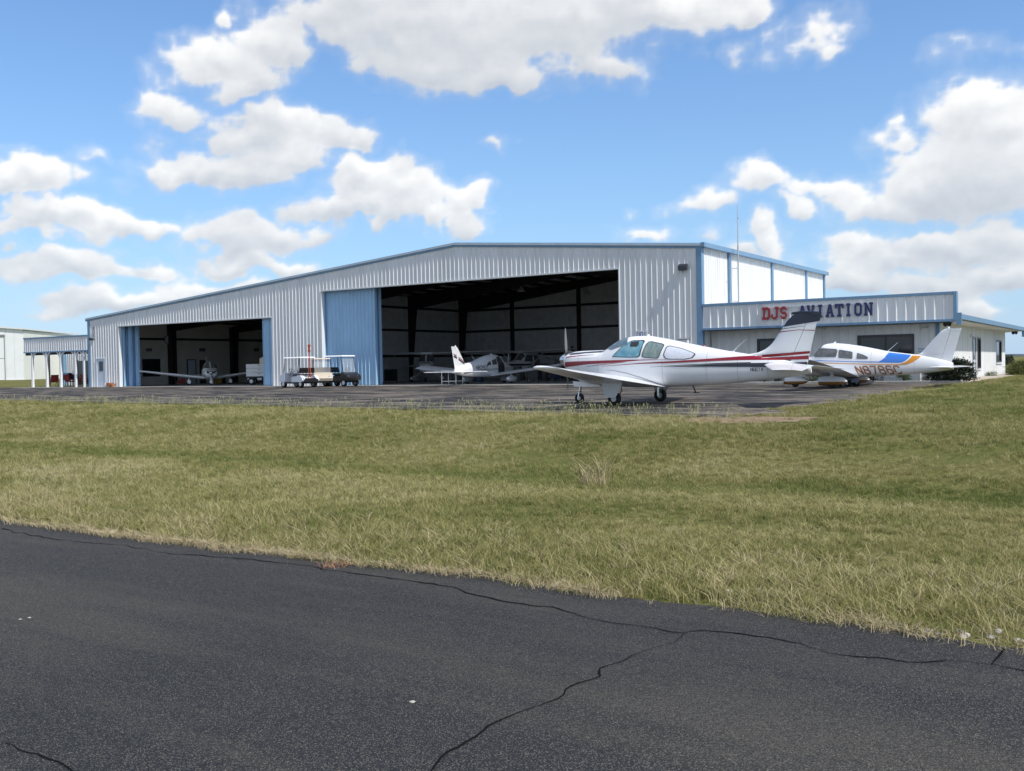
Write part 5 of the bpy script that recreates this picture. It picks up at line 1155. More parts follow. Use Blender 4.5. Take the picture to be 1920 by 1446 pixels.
def tuft(n, h, spread, lean, wd, m, seed, head=False):
    rs = random.Random(seed); mb = MB()
    for i in range(n):
        a = rs.uniform(0, 2*math.pi); r = spread*math.sqrt(rs.random()); x, y = r*math.cos(a), r*math.sin(a)
        la = rs.uniform(0, 2*math.pi); ln = lean*rs.uniform(.3, 1.2); hh = h*rs.uniform(.55, 1.15); w_ = wd*rs.uniform(.7, 1.3)
        pa = rs.uniform(0, math.pi); px, py = math.cos(pa)*w_/2, math.sin(pa)*w_/2; prev = None
        for k, f in enumerate((0, .4, .75, 1.)):
            b = ln*f*f*hh; c = (x+math.cos(la)*b, y+math.sin(la)*b, hh*(f-.25*ln*f*f)); tw = (1, .85, .55, .08)[k]
            q = ((c[0]-px*tw, c[1]-py*tw, c[2]-.01*(k == 0)), (c[0]+px*tw, c[1]+py*tw, c[2]-.01*(k == 0)))
            if prev: mb.poly([prev[0], prev[1], q[1], q[0]])
            prev = q
        if head:
            for j in range(5):
                hh2 = hh*(.8+.2*j/5); ang = rs.uniform(0, 6.28); mb.poly([(c[0], c[1], hh2*.96), (c[0]+.02*math.cos(ang), c[1]+.02*math.sin(ang), hh2*.99), (c[0]+.008, c[1], hh2*1.02)])
    me = bpy.data.meshes.new('tuft'); me.from_pydata(mb.v, [], mb.f); me.materials.append(m)
    o = bpy.data.objects.new('tuft', me); return o
def scatter(name, label, srcs, pts, scale, rs, cat=None):
    c = bpy.data.collections.new(name+'_sources')
    for o in srcs: c.objects.link(o)
    n = len(pts); me = bpy.data.meshes.new(name); me.vertices.add(n); me.vertices.foreach_set('co', np.asarray(pts, np.float32).ravel())
    for nm, ty, arr in (('sc', 'FLOAT', scale), ('rz', 'FLOAT', rs.uniform(0, 6.283, n)), ('ix', 'INT', rs.randint(0, len(srcs), n))):
        a = me.attributes.new(nm, ty, 'POINT'); a.data.foreach_set('value', np.asarray(arr, np.int32 if ty == 'INT' else np.float32))
    o = bpy.data.objects.new(name, me); col.objects.link(o); tag(o, label, cat, None, 'stuff')
    ng = bpy.data.node_groups.new(name, 'GeometryNodeTree'); ng.interface.new_socket('Geometry', in_out='INPUT', socket_type='NodeSocketGeometry'); ng.interface.new_socket('Geometry', in_out='OUTPUT', socket_type='NodeSocketGeometry')
    N = ng.nodes; gi = N.new('NodeGroupInput'); go = N.new('NodeGroupOutput'); iop = N.new('GeometryNodeInstanceOnPoints'); ci = N.new('GeometryNodeCollectionInfo')
    ci.inputs['Collection'].default_value = c; ci.inputs['Separate Children'].default_value = True; ci.inputs['Reset Children'].default_value = True
    def attr(nm, ty):
        a = N.new('GeometryNodeInputNamedAttribute'); a.data_type = ty; a.inputs[0].default_value = nm; return a.outputs[0]
    iop.inputs['Pick Instance'].default_value = True
    cx = N.new('ShaderNodeCombineXYZ'); L = ng.links
    L.new(gi.outputs[0], iop.inputs['Points']); L.new(ci.outputs[0], iop.inputs['Instance']); L.new(attr('ix', 'INT'), iop.inputs['Instance Index'])
    L.new(attr('rz', 'FLOAT'), cx.inputs[2]); L.new(cx.outputs[0], iop.inputs['Rotation']); L.new(attr('sc', 'FLOAT'), iop.inputs['Scale']); L.new(iop.outputs[0], go.inputs[0])
    md = o.modifiers.new('scatter', 'NODES'); md.node_group = ng
    return o
rs = np.random.RandomState(3)
def in_view(X, Y, pad=1.25):
    dx, dy = X-CAM.x, Y-CAM.y; f = dx*CF.x+dy*CF.y; r_ = dx*CR.x+dy*CR.y
    return (f > 1.) & (np.abs(r_) < f*.53*pad+1.5)
def sample(x0, x1, y0, y1, dens, cond):
    n = int((x1-x0)*(y1-y0)*dens); X = rs.uniform(x0, x1, n); Y = rs.uniform(y0, y1, n); k = cond(X, Y); return X[k], Y[k]
EY = lambda X: np.interp(X, [-80, -22, -9, 6, 12, 14], [-20.5, -22.2, -23.4, -25.8, -26.8, -27])
def field(X, Y):
    a = (Y > -40.95+.1*np.sin(X*3.1)) & (Y < EY(X)+.05); b = (X > 11.9+.5*np.sin(Y*1.7)+.3*np.sin(Y*4.1)) & (Y > -27) & (Y < 60) & ~((X < 12.4) & (Y > -2))
    return (a | b) & in_view(X, Y)
bare = lambda X, Y: (((X-12.2)/1.5)**2+((Y+27.0)/.9)**2 > 1+.7*(fbm(X*2, Y*2, 3)-.5)*2) | (rs.rand(len(X)) < .12)
X1, Y1 = sample(-2, 24, -41, -30, 380, lambda X, Y: field(X, Y) & (np.hypot(X-CAM.x, Y-CAM.y) < 15))
X2, Y2 = sample(-20, 34, -41, -8, 120, lambda X, Y: field(X, Y) & (np.hypot(X-CAM.x, Y-CAM.y) >= 15) & (np.hypot(X-CAM.x, Y-CAM.y) < 27) & bare(X, Y))
X3, Y3 = sample(-40, 40, -41, 50, 46, lambda X, Y: field(X, Y) & (np.hypot(X-CAM.x, Y-CAM.y) >= 27) & bare(X, Y))
X = np.concatenate([X1, X2, X3]); Y = np.concatenate([Y1, Y2, Y3]); D = np.hypot(X-CAM.x, Y-CAM.y)
thin = rs.rand(len(X)) < np.clip(-.35+2.3*fbm(X*1.1, Y*1.1, 4), .06, 1)*np.where((fbm(X*.55+30, Y*.9, 3) > .30) | (X < 8), 1, .25)
X, Y, D = X[thin], Y[thin], D[thin]
Z = ground_h(X, Y); sc = rs.uniform(.7, 1.25, len(X))*np.interp(D, [5, 15, 27, 50], [.82, 1., 1.3, 1.6])*(.7+.6*fbm(X*.5+9, Y*.5, 3))
lawn = scatter('lawn_grass', 'short olive green mown grass between taxiway and apron', [tuft(16, .075, .055, .9, .0055, M_GR, k) for k in range(6)], np.stack([X, Y, Z], -1), sc, rs)
# longer grass along the taxiway edge
X, Y = sample(-6, 22, -41.05, -38.9, 190, lambda X, Y: in_view(X, Y) & (rs.rand(len(X)) < np.interp(Y, [-41.05, -40.6, -39.8, -38.9], [1, 1, .5, .06])) & (Y > -41.0+.12*np.sin(X*3.1)+.06*np.sin(X*9)))
Z = ground_h(X, Y); sc = rs.uniform(.6, 1.2, len(X))
scatter('tall_grass', 'longer pale grass along the taxiway edge', [tuft(12, .125, .06, .9, .0055, M_GRT, 20+k) for k in range(5)]+[tuft(8, .14, .05, 1.2, .005, M_DRY, 30)], np.stack([X, Y, Z], -1), sc, rs)
# dead thatch lying over the asphalt edge
X = rs.uniform(-6, 22, 4200); Y = -40.97+.12*np.sin(X*3.1)*0+(fbm(X*.8, X*0+3, 4)-.5)*.28+rs.normal(0, .05, len(X)); k = in_view(X, Y) & (rs.rand(len(X)) < np.clip(-.7+2.6*fbm(X*.9, X*0+40, 3), 0.05, 1)); X, Y = X[k], Y[k]
scatter('dead_thatch', 'dead straw-coloured thatch over the taxiway edge', [tuft(9, .075, .07, 2.2, .005, M_DRY, 40+k) for k in range(3)], np.stack([X, Y, np.full(len(X), TZ+.004)], -1), rs.uniform(.5, 1.1, len(X)), rs)
# seed stalks along the apron edge
xe = np.concatenate([rs.uniform(-30, 12, 1100), rs.uniform(4, 12, 120)]); ye = EY(xe)+rs.normal(-.25, .28, len(xe)); k = in_view(xe, ye) & (rs.rand(len(xe)) < .25+1.1*fbm(xe*.6, xe*0, 3)); xe, ye = xe[k], ye[k]
scatter('seed_stalks', 'thin upright seed stalks along the apron edge', [tuft(3, .30, .09, .45, .0045, M_STALK, 50+k, True) for k in range(4)], np.stack([xe, ye, ground_h(xe, ye)], -1), rs.uniform(.5, 1.15, len(xe)), rs)
# scattered taller wisps in the field
X, Y = sample(-15, 24, -40, -27, .9, lambda X, Y: field(X, Y)); scatter('grass_wisps', 'single pale wisps standing above the mown grass', [tuft(3, .2, .05, .7, .004, M_STALK, 60+k) for k in range(3)], np.stack([X, Y, ground_h(X, Y)], -1), rs.uniform(.5, 1.1, len(X)), rs)
# one dry clump
def mesh_thing(name, label, cat, o, loc, sc=1., group=None):
    col.objects.link(o); o.name = name; o.data.name = name; o.location = loc; o.scale = (sc,)*3; return tag(o, label, cat, group)
q = onz(1112, 902, -.55); mesh_thing('dry_grass_clump', 'single large dry straw-coloured grass clump in the field', 'grass', tuft(120, .5, .22, .8, .008, M_DRY, 71), (q.x, q.y, float(ground_h(q.x, q.y))))
q = onz(627, 1062, TZ); mesh_thing('dead_grass_clump', 'small dead brown grass clump lying on the taxiway', 'grass', tuft(60, .06, .12, 2.5, .006, mat('dead_leaf', (.40, .22, .12), .9), 72), (q.x, q.y, TZ+.003))
# pale limestone chips in the verge
M_LIME = mat('limestone', (.42, .40, .35), .9, var=.3, scale=20, bump=.5)
def stone(label, P, s, seed, group):
    r_ = random.Random(seed); m = MB(); n = 7; rings = []
    for j, (zz, k) in enumerate(((-.5, .95), (.0, 1.), (.4, .8), (.6, .35))):
        rings.append([(s*k*r_.uniform(.8, 1.2)*math.cos(6.283*i/n), s*k*r_.uniform(.6, 1.)*math.sin(6.283*i/n), s*.6*zz*r_.uniform(.8, 1.2)) for i in range(n)])
    m.loft(rings); o = m.build('stone', M_LIME, None, smooth=60, loc=P, rz=r_.uniform(0, 6)); return tag(o, label, 'stone', group)
for (px, py, n, spread, lab, grp) in ((1402, 1115, 8, .10, 'pale limestone chip among grass, in the small cluster by the long taxiway crack', 'limestone chips, small cluster'), (1828, 1182, 16, .24, 'pale limestone chip in the larger patch beside the short cross crack', 'limestone chips, larger patch')):
    for k in range(n):
        q = onz(px, py, TZ); q = Vector((q.x+rnd.gauss(0, spread*1.6), q.y+rnd.gauss(0, spread*.6), 0)); q.z = float(ground_h(q.x, q.y))+.002
        stone(lab, q, rnd.uniform(.018, .045), 100+k+int(px), grp)
for k, (px, py) in enumerate(((773, 1318), (38, 1163), (55, 1160))):
    q = onz(px, py, TZ); stone(('white pebble lying alone on the taxiway', 'pale pebble on the taxiway beside a second pebble', 'pale pebble on the taxiway beside a second pebble')[k], Vector((q.x, q.y, TZ+.006)), (.014, .012, .012)[k], 300+k, None if k == 0 else 'pair of pebbles on the taxiway')
g = NG('bare_soil')
M_BARE = g.done(g.ramp(g.noise(6, 6, .7), (.3, (.15, .10, .06)), (.7, (.33, .25, .17))), .95, .1)
bm = MB(); n = 40; q = Vector((12.1, -27.0, 0)); ring = []
for i in range(n):
    a = 6.283*i/n; rr = 1+.35*(float(fbm(math.cos(a)*2+5, math.sin(a)*2, 3))-.5)*2
    x, y = q.x+1.5*rr*math.cos(a), q.y+.85*rr*math.sin(a); ring.append((x, y, float(ground_h(x, y))+.012))
inner = [(q.x+(p[0]-q.x)*.5, q.y+(p[1]-q.y)*.5, float(ground_h(q.x+(p[0]-q.x)*.5, q.y+(p[1]-q.y)*.5))+.02) for p in ring]
for i in range(n): j = (i+1) % n; bm.poly([ring[i], ring[j], inner[j], inner[i]]); bm.poly([inner[i], inner[j], (q.x, q.y, float(ground_h(q.x, q.y))+.024)])
bp = bm.build('bare_patch', M_BARE, smooth=60); tag(bp, 'bare reddish soil patch at the apron corner', None, None, 'structure')

# ------------------------------------------------------------------ shrubs
def leaf_mat(name, c, c2):
    m, t, b = new_mat(name); n = t.nodes.new('ShaderNodeTexNoise'); n.inputs['Scale'].default_value = 9; tc = t.nodes.new('ShaderNodeTexCoord'); t.links.new(tc.outputs['Object'], n.inputs['Vector'])
    r_ = t.nodes.new('ShaderNodeValToRGB'); r_.color_ramp.elements[0].position = .35; r_.color_ramp.elements[1].position = .65; r_.color_ramp.elements[0].color = (*c, 1); r_.color_ramp.elements[1].color = (*c2, 1)
    t.links.new(n.outputs[0], r_.inputs[0]); t.links.new(r_.outputs[0], b.inputs['Base Color']); b.inputs['Roughness'].default_value = .6; b.inputs['Specular IOR Level'].default_value = .2; return m
M_LF = leaf_mat('shrub_leaf', (.03, .055, .015), (.085, .12, .03)); M_LFD = leaf_mat('dark_shrub_leaf', (.018, .028, .016), (.05, .06, .035)); M_LFG = leaf_mat('grassy_leaf', (.07, .09, .025), (.16, .17, .06))
M_BARK = mat('shrub_bark', (.10, .08, .065), .9); M_PETAL = mat('pale_blossom', (.42, .30, .30), .7)
def shrub(label, P, rx, ry, h, n, m, seed, leaf=.05, flowers=0, strap=False):
    t = thing('shrub', label, 'shrub', P); r_ = random.Random(seed); mb = MB(); sb = MB(); fb = MB()
    for i in range(8):
        a = r_.uniform(0, 6.283); rr = r_.uniform(.2, .8); e = (rx*rr*math.cos(a), ry*rr*math.sin(a), h*r_.uniform(.5, 1.02))
        sb.tube([(0, 0, 0), (e[0]*.4, e[1]*.4, e[2]*.5), e], [.02, .014, .005], 5)
    cl = []
    for i in range(max(6, n//22)):
        a = r_.uniform(0, 6.283); u = r_.random()**.5; z = r_.uniform(.05, 1); k = math.sqrt(max(.05, 1-(z*1.15-.35)**2)); cl.append(Vector((rx*u*k*math.cos(a), ry*u*k*math.sin(a), h*z)))
    for i in range(n*2):
        a = r_.uniform(0, 6.283); u = r_.random()**.5; z = r_.uniform(.05, 1); k = math.sqrt(max(.05, 1-(z*1.15-.35)**2))*r_.choice((.75, 1, 1, 1.1))
        c = Vector((rx*u*k*math.cos(a), ry*u*k*math.sin(a), h*z))
        if i % 4 and not strap: c = r_.choice(cl)+Vector((r_.gauss(0, .07), r_.gauss(0, .07), abs(r_.gauss(0, .06))))
        d = Vector((r_.gauss(0, 1), r_.gauss(0, 1), r_.gauss(.3, .7))).normalized(); s = d.cross(Vector((r_.gauss(0, 1), r_.gauss(0, 1), r_.gauss(0, 1)))).normalized(); L = leaf*r_.uniform(.7, 1.5)*(3 if strap else 1); wd = leaf*(.25 if strap else .55)
        mb.poly([c, c+d*L*.5+s*wd*.5, c+d*L, c+d*L*.5-s*wd*.5])
        if flowers and i % flowers == 0: fb.poly([c+d*L, c+d*L*1.4+s*.02, c+d*L*1.7, c+d*L*1.4-s*.02])
    mb.build('foliage', m, t); sb.build('stems', M_BARK, t)
    if flowers: fb.build('blossom', M_PETAL, t)
    return t
def bedpt(px, y=-.3): q = ony(px, 720, y); return (q.x, y, .06)
shrub('low rounded green shrub in the bed closest to the hangar corner', bedpt(1345, -.6), .5, .3, .34, 500, M_LF, 1)
shrub('wide low green shrub in the bed under the first office window', bedpt(1398, -.6), .75, .35, .42, 900, M_LF, 2)
shrub('small dark shrub beside the wide low green shrub in the office bed', bedpt(1433, -.6), .32, .25, .38, 420, M_LFD, 3)
shrub('narrow upright dark shrub in the office bed behind the nose wheel fairing', bedpt(1460, -.6), .26, .25, .5, 420, M_LFD, 4)
shrub('low spreading green shrub in the office bed between the wheel fairings', bedpt(1524, -.6), .6, .35, .36, 700, M_LF, 5)
shrub('pale flowering shrub in the bed under the wide office window', bedpt(1638, -.5), .75, .4, .75, 1300, M_LFD, 6, flowers=16)
shrub('small leafy green shrub standing alone in the office bed', bedpt(1695, -.5), .33, .28, .48, 500, M_LF, 7)
q = onz(1772, 720, .0)
shrub('large dark open shrub with pale blossom at the office corner', (q.x+.05, -1.0, .0), .85, .5, .95, 4200, M_LFD, 8, .075, flowers=60)
shrub('dense dark shrub tucked behind the large open corner shrub', (q.x-.7, -.7, .05), .6, .4, .7, 2200, M_LFD, 9)
shrub('small green shrub on the walk side of the office corner', (11.4, .9, .0), .35, .35, .3, 400, M_LF, 10)
shrub('tiny green shrub at the base of the office side wall', (11.2, 14.5, -.05), .3, .5, .22, 300, M_LF, 11)
q = onx(1880, 708, 12.6)
shrub('wide grassy arching shrub at the far end of the office walk', (12.5, 17.5, -.05), .85, 1.6, .7, 2600, M_LFG, 12, .1, strap=True)
# ------------------------------------------------------------------ golf carts
M_CWH = mat('cart_white_plastic', (.78, .79, .82), .3, coat=.2); M_CBG = mat('cart_beige_plastic', (.55, .48, .38), .35, coat=.2); M_CBK = mat('cart_black_plastic', (.02, .021, .024), .3, coat=.2)
M_VIN = mat('black_vinyl', (.018, .018, .02), .5); M_VINY = mat('tan_vinyl', (.60, .46, .24), .5); M_CLEAR = None
def clear_mat():
    m, t, b = new_mat('clear_acrylic'); b.inputs['Base Color'].default_value = (.9, .93, .95, 1); b.inputs['Roughness'].default_value = .03; b.inputs['Alpha'].default_value = .10; return m
M_CLEAR = clear_mat()
def cart(loc, rz, label, body, roof, seat, group='golf carts by the hangar door', roofz=1.78, sill=True):
    t = thing('golf_cart', label, 'golf cart', loc, rz, None)
    # x forward
    MB().box(-1.15, 1.0, -.52, .52, .24, .34).build('chassis', M_CBK, t)
    m = MB(); prof = [(.62, .34), (1.15, .36), (1.22, .52), (1.12, .68), (.85, .84), (.66, .88), (.60, .6)]
    m.prism([(x, -.58, z) for x, z in prof], (0, 1.16, 0)); m.build('front_cowl', body, t, smooth=30)
    for s in (1, -1): MB().lathe([(0, .06), (.03, .055), (.04, .02)], ax='x', n=12, o=(1.13, s*.36, .62)).build('headlight', M_CHROME, t)
    m = MB(); prof = [(-.1, .34), (-.12, .62), (-.55, .68), (-.72, .74), (-.95, .72), (-1.12, .58), (-1.2, .42), (-1.1, .34)]
    for s in (1, -1):
        MB().prism([(x, s*.40-(.0 if s < 0 else 0), z) for x, z in prof], (0, s*.22, 0)).build('rear_fender', body, t, smooth=30)
    MB().box(-.7, -.12, -.4, .4, .34, .62).build('seat_box', body, t)
    MB().box(-.72, -.10, -.53, .53, .70, .80).build('seat_cushion', seat, t); b = MB(); b.hexa([(-.74, -.53, .86), (-.64, -.53, .86), (-.64, .53, .86), (-.74, .53, .86)], [(-.86, -.5, 1.16), (-.76, -.5, 1.18), (-.76, .5, 1.18), (-.86, .5, 1.16)]); b.build('backrest', seat, t)
    MB().box(-1.18, -.76, -.42, .42, .5, .56).build('bag_well', M_CBK, t); MB().box(-1.24, -1.18, -.5, .5, .34, .5).build('rear_bumper', M_CBK, t)
    r_ = MB(); r_.hexa([(-.95, -.56, roofz-.02), (.75, -.56, roofz-.02), (.75, .56, roofz-.02), (-.95, .56, roofz-.02)], [(-.9, -.5, roofz+.05), (.7, -.5, roofz+.05), (.7, .5, roofz+.05), (-.9, .5, roofz+.05)]); r_.build('roof', roof, t)
    for s in (1, -1):
        MB().tube([(.80, s*.5, .8), (.62, s*.51, roofz)], .02, 6).build('front_post', M_CBK, t); MB().tube([(-.8, s*.5, .66), (-.82, s*.51, 1.2), (-.78, s*.51, roofz)], .02, 6).build('rear_post', M_CBK, t)
    MB().hexa([(.80, -.48, .86), (.81, -.48, .86), (.81, .48, .86), (.80, .48, .86)], [(.62, -.48, roofz-.03), (.63, -.48, roofz-.03), (.63, .48, roofz-.03), (.62, .48, roofz-.03)]).build('windshield', M_CLEAR, t)
    sw_ = part('steering_wheel', t); sw_.location = (.32, .26, 1.02); sw_.rotation_euler = (0, R(-35), 0)
    MB().tube([(.17*math.cos(a), .17*math.sin(a), 0) for a in np.linspace(0, 2*math.pi, 17)], .016, 6).build('rim', M_VIN, sw_, smooth=50); MB().tube([(0, 0, 0), (0, 0, -.38)], .02, 6).build('column', M_VIN, sw_)
    for x in (.82, -.84):
        for s in (1, -1): wheel(t, (x, s*.47, .225), .225, .2, .13)
    return t
q = onz(541, 727, 0)
cart((-24.3, -3.6, apron_z(-3.6)), R(172), 'white golf cart with black seats and flat white roof beside the blue door', M_CWH, M_CWH, M_VIN)
cart((-24.2, -1.75, apron_z(-1.75)), R(318), 'beige golf cart with tan seats parked between the other two carts', M_CBG, M_CBG, M_VINY, roofz=1.70)
cart((-23.0, -1.35, apron_z(-1.35)), R(-5), 'black golf cart with pale roof right in front of the blue door', M_CBK, M_CWH, M_VIN, roofz=1.84)
M_ORN = mat('orange_red_paint', (.55, .10, .04), .45)
q = ony(575, 712, -4.6)
tb = thing('tow_bar', 'orange red airplane tow bar standing upright in the white golf cart', 'tow bar', (q.x, -4.35, .5))
for s in (1, -1): MB().tube([(s*.1, 0, .03), (s*.04, 0, 1.0), (0, 0, 1.3)], .022, 6).build('arm', M_ORN, tb)
MB().tube([(0, 0, 1.3), (.02, 0, 1.95)], .025, 6).build('shaft', M_ORN, tb); MB().box(-.1, .1, -.03, .03, 1.6, 1.68).build('crossbar', M_ORN, tb); MB().box(-.08, .1, -.04, .04, 1.9, 2.02).build('head', M_ORN, tb); MB().box(-.07, .07, -.012, .012, 1.68, 1.9).build('web', mat('faded_red', (.5, .12, .1), .6), tb)
# small black tug under the wing
q = onz(1590, 725, -.03)
tg = thing('tow_tug', 'small black wheeled tug standing under the wing of the blue and orange airplane', 'tug', (q.x, q.y, apron_z(q.y)), R(150))
MB().hexa([(-.4, -.22, .16), (.3, -.22, .16), (.3, .22, .16), (-.4, .22, .16)], [(-.34, -.2, .42), (.12, -.2, .46), (.12, .2, .46), (-.34, .2, .42)]).build('body', M_CBK, tg)
for x in (-.25, .2):
    for s in (1, -1): wheel(tg, (x, s*.27, .13), .13, .1, .06)
MB().tube([(-.35, 0, .42), (-.6, 0, .75), (-.62, 0, .8)], .018, 6).build('handle', M_GREYP, tg); MB().tube([(-.62, -.18, .8), (-.62, .18, .8)], .018, 6).build('grip', M_CBK, tg)

# ------------------------------------------------------------------ small hangar bay: wall fittings and contents
lwp = lambda px, py: onx(px, py, XL+.22)
def wall_item(nm, px0, px1, py0, py1, m, dep=.04, frame=None, fw_=.06):
    a, b = lwp(px0, py0), lwp(px1, py1); y0, y1, z0, z1 = a.y, b.y, max(b.z, .02), a.z; x0 = XL+.2
    t = part(nm, hangar); t.location = (-XL, 0, 0)
    MB().box(x0, x0+dep, y0+fw_, y1-fw_, z0+(0 if z0 < .1 else fw_), z1-fw_).build('panel' if 'door' in nm else 'pane', m, t)
    if frame:
        f = MB(); f.box(x0, x0+dep+.03, y0, y0+fw_, z0, z1); f.box(x0, x0+dep+.03, y1-fw_, y1, z0, z1); f.box(x0, x0+dep+.03, y0+fw_, y1-fw_, z1-fw_, z1)
        if z0 > .1: f.box(x0, x0+dep+.03, y0+fw_, y1-fw_, z0, z0+fw_)
        f.build('frame', frame, t)
wall_item('interior_window', 264, 303, 671, 708, M_DARKG, .03, M_SOFF, .1)
wall_item('interior_door', 350, 368, 674, 721, M_DOORW, .05, M_BRONZE, .07)
wall_item('interior_door', 374, 386, 675, 721, M_BRONZE, .05, M_BRONZE, .07)
for a, b in ((274, 285), (374, 385), (476, 486)):
    c0, c1 = lwp(a, 653), lwp(b, 659); v = part('wall_vent', hangar); v.location = (-XL, 0, 0); x0 = XL+.2
    MB().box(x0, x0+.03, c0.y, c1.y, c1.z, c0.z).build('vent_frame', M_BRONZE, v)
    for k in range(4): z = c1.z+(c0.z-c1.z)*(k+.3)/4; MB().box(x0+.03, x0+.05, c0.y+.03, c1.y-.03, z, z+.03).build('louvre', M_GREYP, v)
c0 = lwp(313, 637); ck = thing('wall_clock', 'round pale sign high on the wall of the smaller bay', 'sign', (XL+.31, c0.y, c0.z)); MB().lathe([(0, .36), (.05, .36), (.06, .33)], ax='x', n=24).build('rim', M_BRONZE, ck); MB().lathe([(.055, .33), (.065, .32)], ax='x', n=24).build('face', M_SOFF, ck)
# white utility trailer
q = onz(489, 722)
tr = thing('utility_cart', 'white drawered utility trailer at the edge of the smaller bay', 'cart', (-35.3, 3.6, .012), R(33))
for k in range(3): MB().box(-.95, .95, -.4, .4, .62+k*.3, .90+k*.3).build('drawer', M_WHITE, tr)
for k in range(3): MB().box(-.12, .12, -.425, -.40, .8+k*.3, .83+k*.3).build('drawer_pull', M_GREYP, tr)
MB().box(-.9, .9, -.36, .36, .5, .61).build('frame', M_BLACK, tr)
for x in (-.6, .6):
    for s in (1, -1): wheel(tr, (x, s*.36, .27), .27, .16, .13)
for x in (-.7, .0, .6): MB().box(x-.16, x+.16, -.41, -.37, .36, .5).build('lamp_panel', M_SOFF, tr)
cb = thing('cream_box', 'cream plastic box on top of the white utility trailer', 'box', (-35.15, 3.68, 1.513), R(33)); MB().box(-.2, .2, -.15, .15, 0, .42).build('tank', mat('cream_plastic', (.72, .68, .5), .5), cb); MB().box(-.08, .08, -.06, .06, .42, .5).build('cap', M_SOFF, cb)
def crate(nm, label, cat, px, py, w_, d_, h, m, rz=0, Y=None):
    q = onz(px, py) if Y is None else Vector((ony(px, py, Y).x, Y, 0)); t = thing(nm, label, cat, (q.x, q.y, .012), R(rz)); return t
t = crate('yellow_crate', 'dark yellow crate on the floor behind the plain white airplane', 'crate', 412, 719, .8, .5, .6, None, 20)
for k in range(4): MB().box(-.4, .4, -.25, .25, k*.16, k*.16+.14).build('slat', mat('yellow_plastic', (.42, .28, .04), .5), t)
for x in (-.38, .38): MB().box(x-.03, x+.03, -.265, .265, 0, .66).build('corner_post', M_BLACK, t)
t = crate('floor_jack', 'red floor jack with handle by the wall of the smaller bay', 'jack', 340, 721, 0, 0, 0, None, 60)
M_JRED = mat('jack_red', (.42, .05, .03), .45); MB().box(-.45, .35, -.16, .16, .08, .24).build('frame', M_JRED, t); MB().hexa([(-.3, -.06, .24), (.3, -.06, .24), (.3, .06, .24), (-.3, .06, .24)], [(.1, -.06, .55), (.3, -.06, .5), (.3, .06, .5), (.1, .06, .55)]).build('lift_arm', M_JRED, t); MB().tube([(-.4, 0, .22), (-.75, 0, .95)], .02, 6).build('handle', M_GREYP, t)
for x in (-.35, .28):
    for s in (1, -1): wheel(t, (x, s*.2, .08), .08, .05, .035)
t = crate('spare_tyre', 'black tyre leaning by the folded blue doors of the smaller bay', 'tyre', 250, 721, 0, 0, 0, None, 75); wheel(t, (0, 0, .38), .38, .22, .2)
# ------------------------------------------------------------------ main hangar contents
def stand(px, Y, label):
    q = ony(px, 715, Y); t = thing('work_stand', label, 'stand', (q.x, Y, .012), R(-5))
    MB().box(-.6, .6, -.35, .35, .78, .84).build('top', M_SOFF, t)
    for x in (-.56, .56):
        for s in (-.3, .3): MB().tube([(x, s, 0), (x, s, .78)], .03, 6).build('leg', M_SOFF, t)
    for s in (-.3, .3): MB().tube([(-.56, s, .2), (.56, s, .2)], .025, 6).build('brace', M_SOFF, t)
stand(848, .9, 'pale metal work stand under the tail of the open-door airplane')
def barrel(px, Y, label, m, r_=.29, h=.88, cat='drum'):
    q = ony(px, 715, Y); t = thing('drum' if cat == 'drum' else 'trash_can', label, cat, (q.x, Y, .012))
    MB().lathe([(0, r_*.97), (.02, r_), (h*.33, r_), (h*.34, r_*1.04), (h*.36, r_), (h*.66, r_), (h*.67, r_*1.04), (h*.69, r_), (h-.02, r_), (h, r_*.97)], ax='z', n=24).build('shell', m, t, smooth=40); MB().lathe([(h-.03, r_*.9), (h-.015, r_*.9)], ax='z', n=24).build('lid', m, t)
M_DBLUE = mat('drum_blue', (.03, .06, .12), .45); M_BIN = mat('bin_grey', (.10, .105, .11), .6)
barrel(898, 8.5, 'dark blue steel drum on the floor behind the open-door airplane', M_DBLUE)
barrel(1018, 9.5, 'grey round trash can near the hangar back wall', M_BIN, .33, .95, 'trash can'); barrel(971, 12., 'tall dark drum under the high-wing airplane at the back', M_BIN, .3, 1.0)
def bench(px0, px1, Y, label, h=.95, m=M_STEEL):
    a = ony(px0, 715, Y).x; b = ony(px1, 715, Y).x; t = thing('workbench', label, 'workbench', ((a+b)/2, Y, .012)); w_ = (b-a)/2
    MB().box(-w_, w_, -.35, .35, h-.06, h).build('top', mat('bench_top', (.16, .13, .10), .6), t); MB().box(-w_+.05, w_-.05, -.3, .3, .15, .2).build('shelf', m, t)
    for x in (-w_+.05, w_-.05):
        for s in (-.3, .3): MB().box(x-.04, x+.04, s-.04, s+.04, 0, h-.06).build('leg', m, t)
    MB().box(-w_, w_, .33, .36, h, h+.55).build('pegboard', M_BIN, t)
    return t, w_, h
def small(nm, label, cat, px, Y, z, mbs):
    q = ony(px, 700, Y); t = thing(nm, label, cat, (q.x, Y, z))
    for pn, m, mb in mbs: mb.build(pn, m, t)
bench(1036, 1070, 13., 'dark cluttered workbench against the back wall behind the parked nose'); bench(985, 1008, 15.5, 'workbench with bottles on top beside the trash can'); bench(722, 745, 15., 'dark workbench deep in the hangar by the blue sliding door')
M_BOT = [mat('bottle_a', (.55, .56, .58), .4), mat('bottle_b', (.30, .05, .06), .4), mat('bottle_c', (.06, .10, .3), .4)]
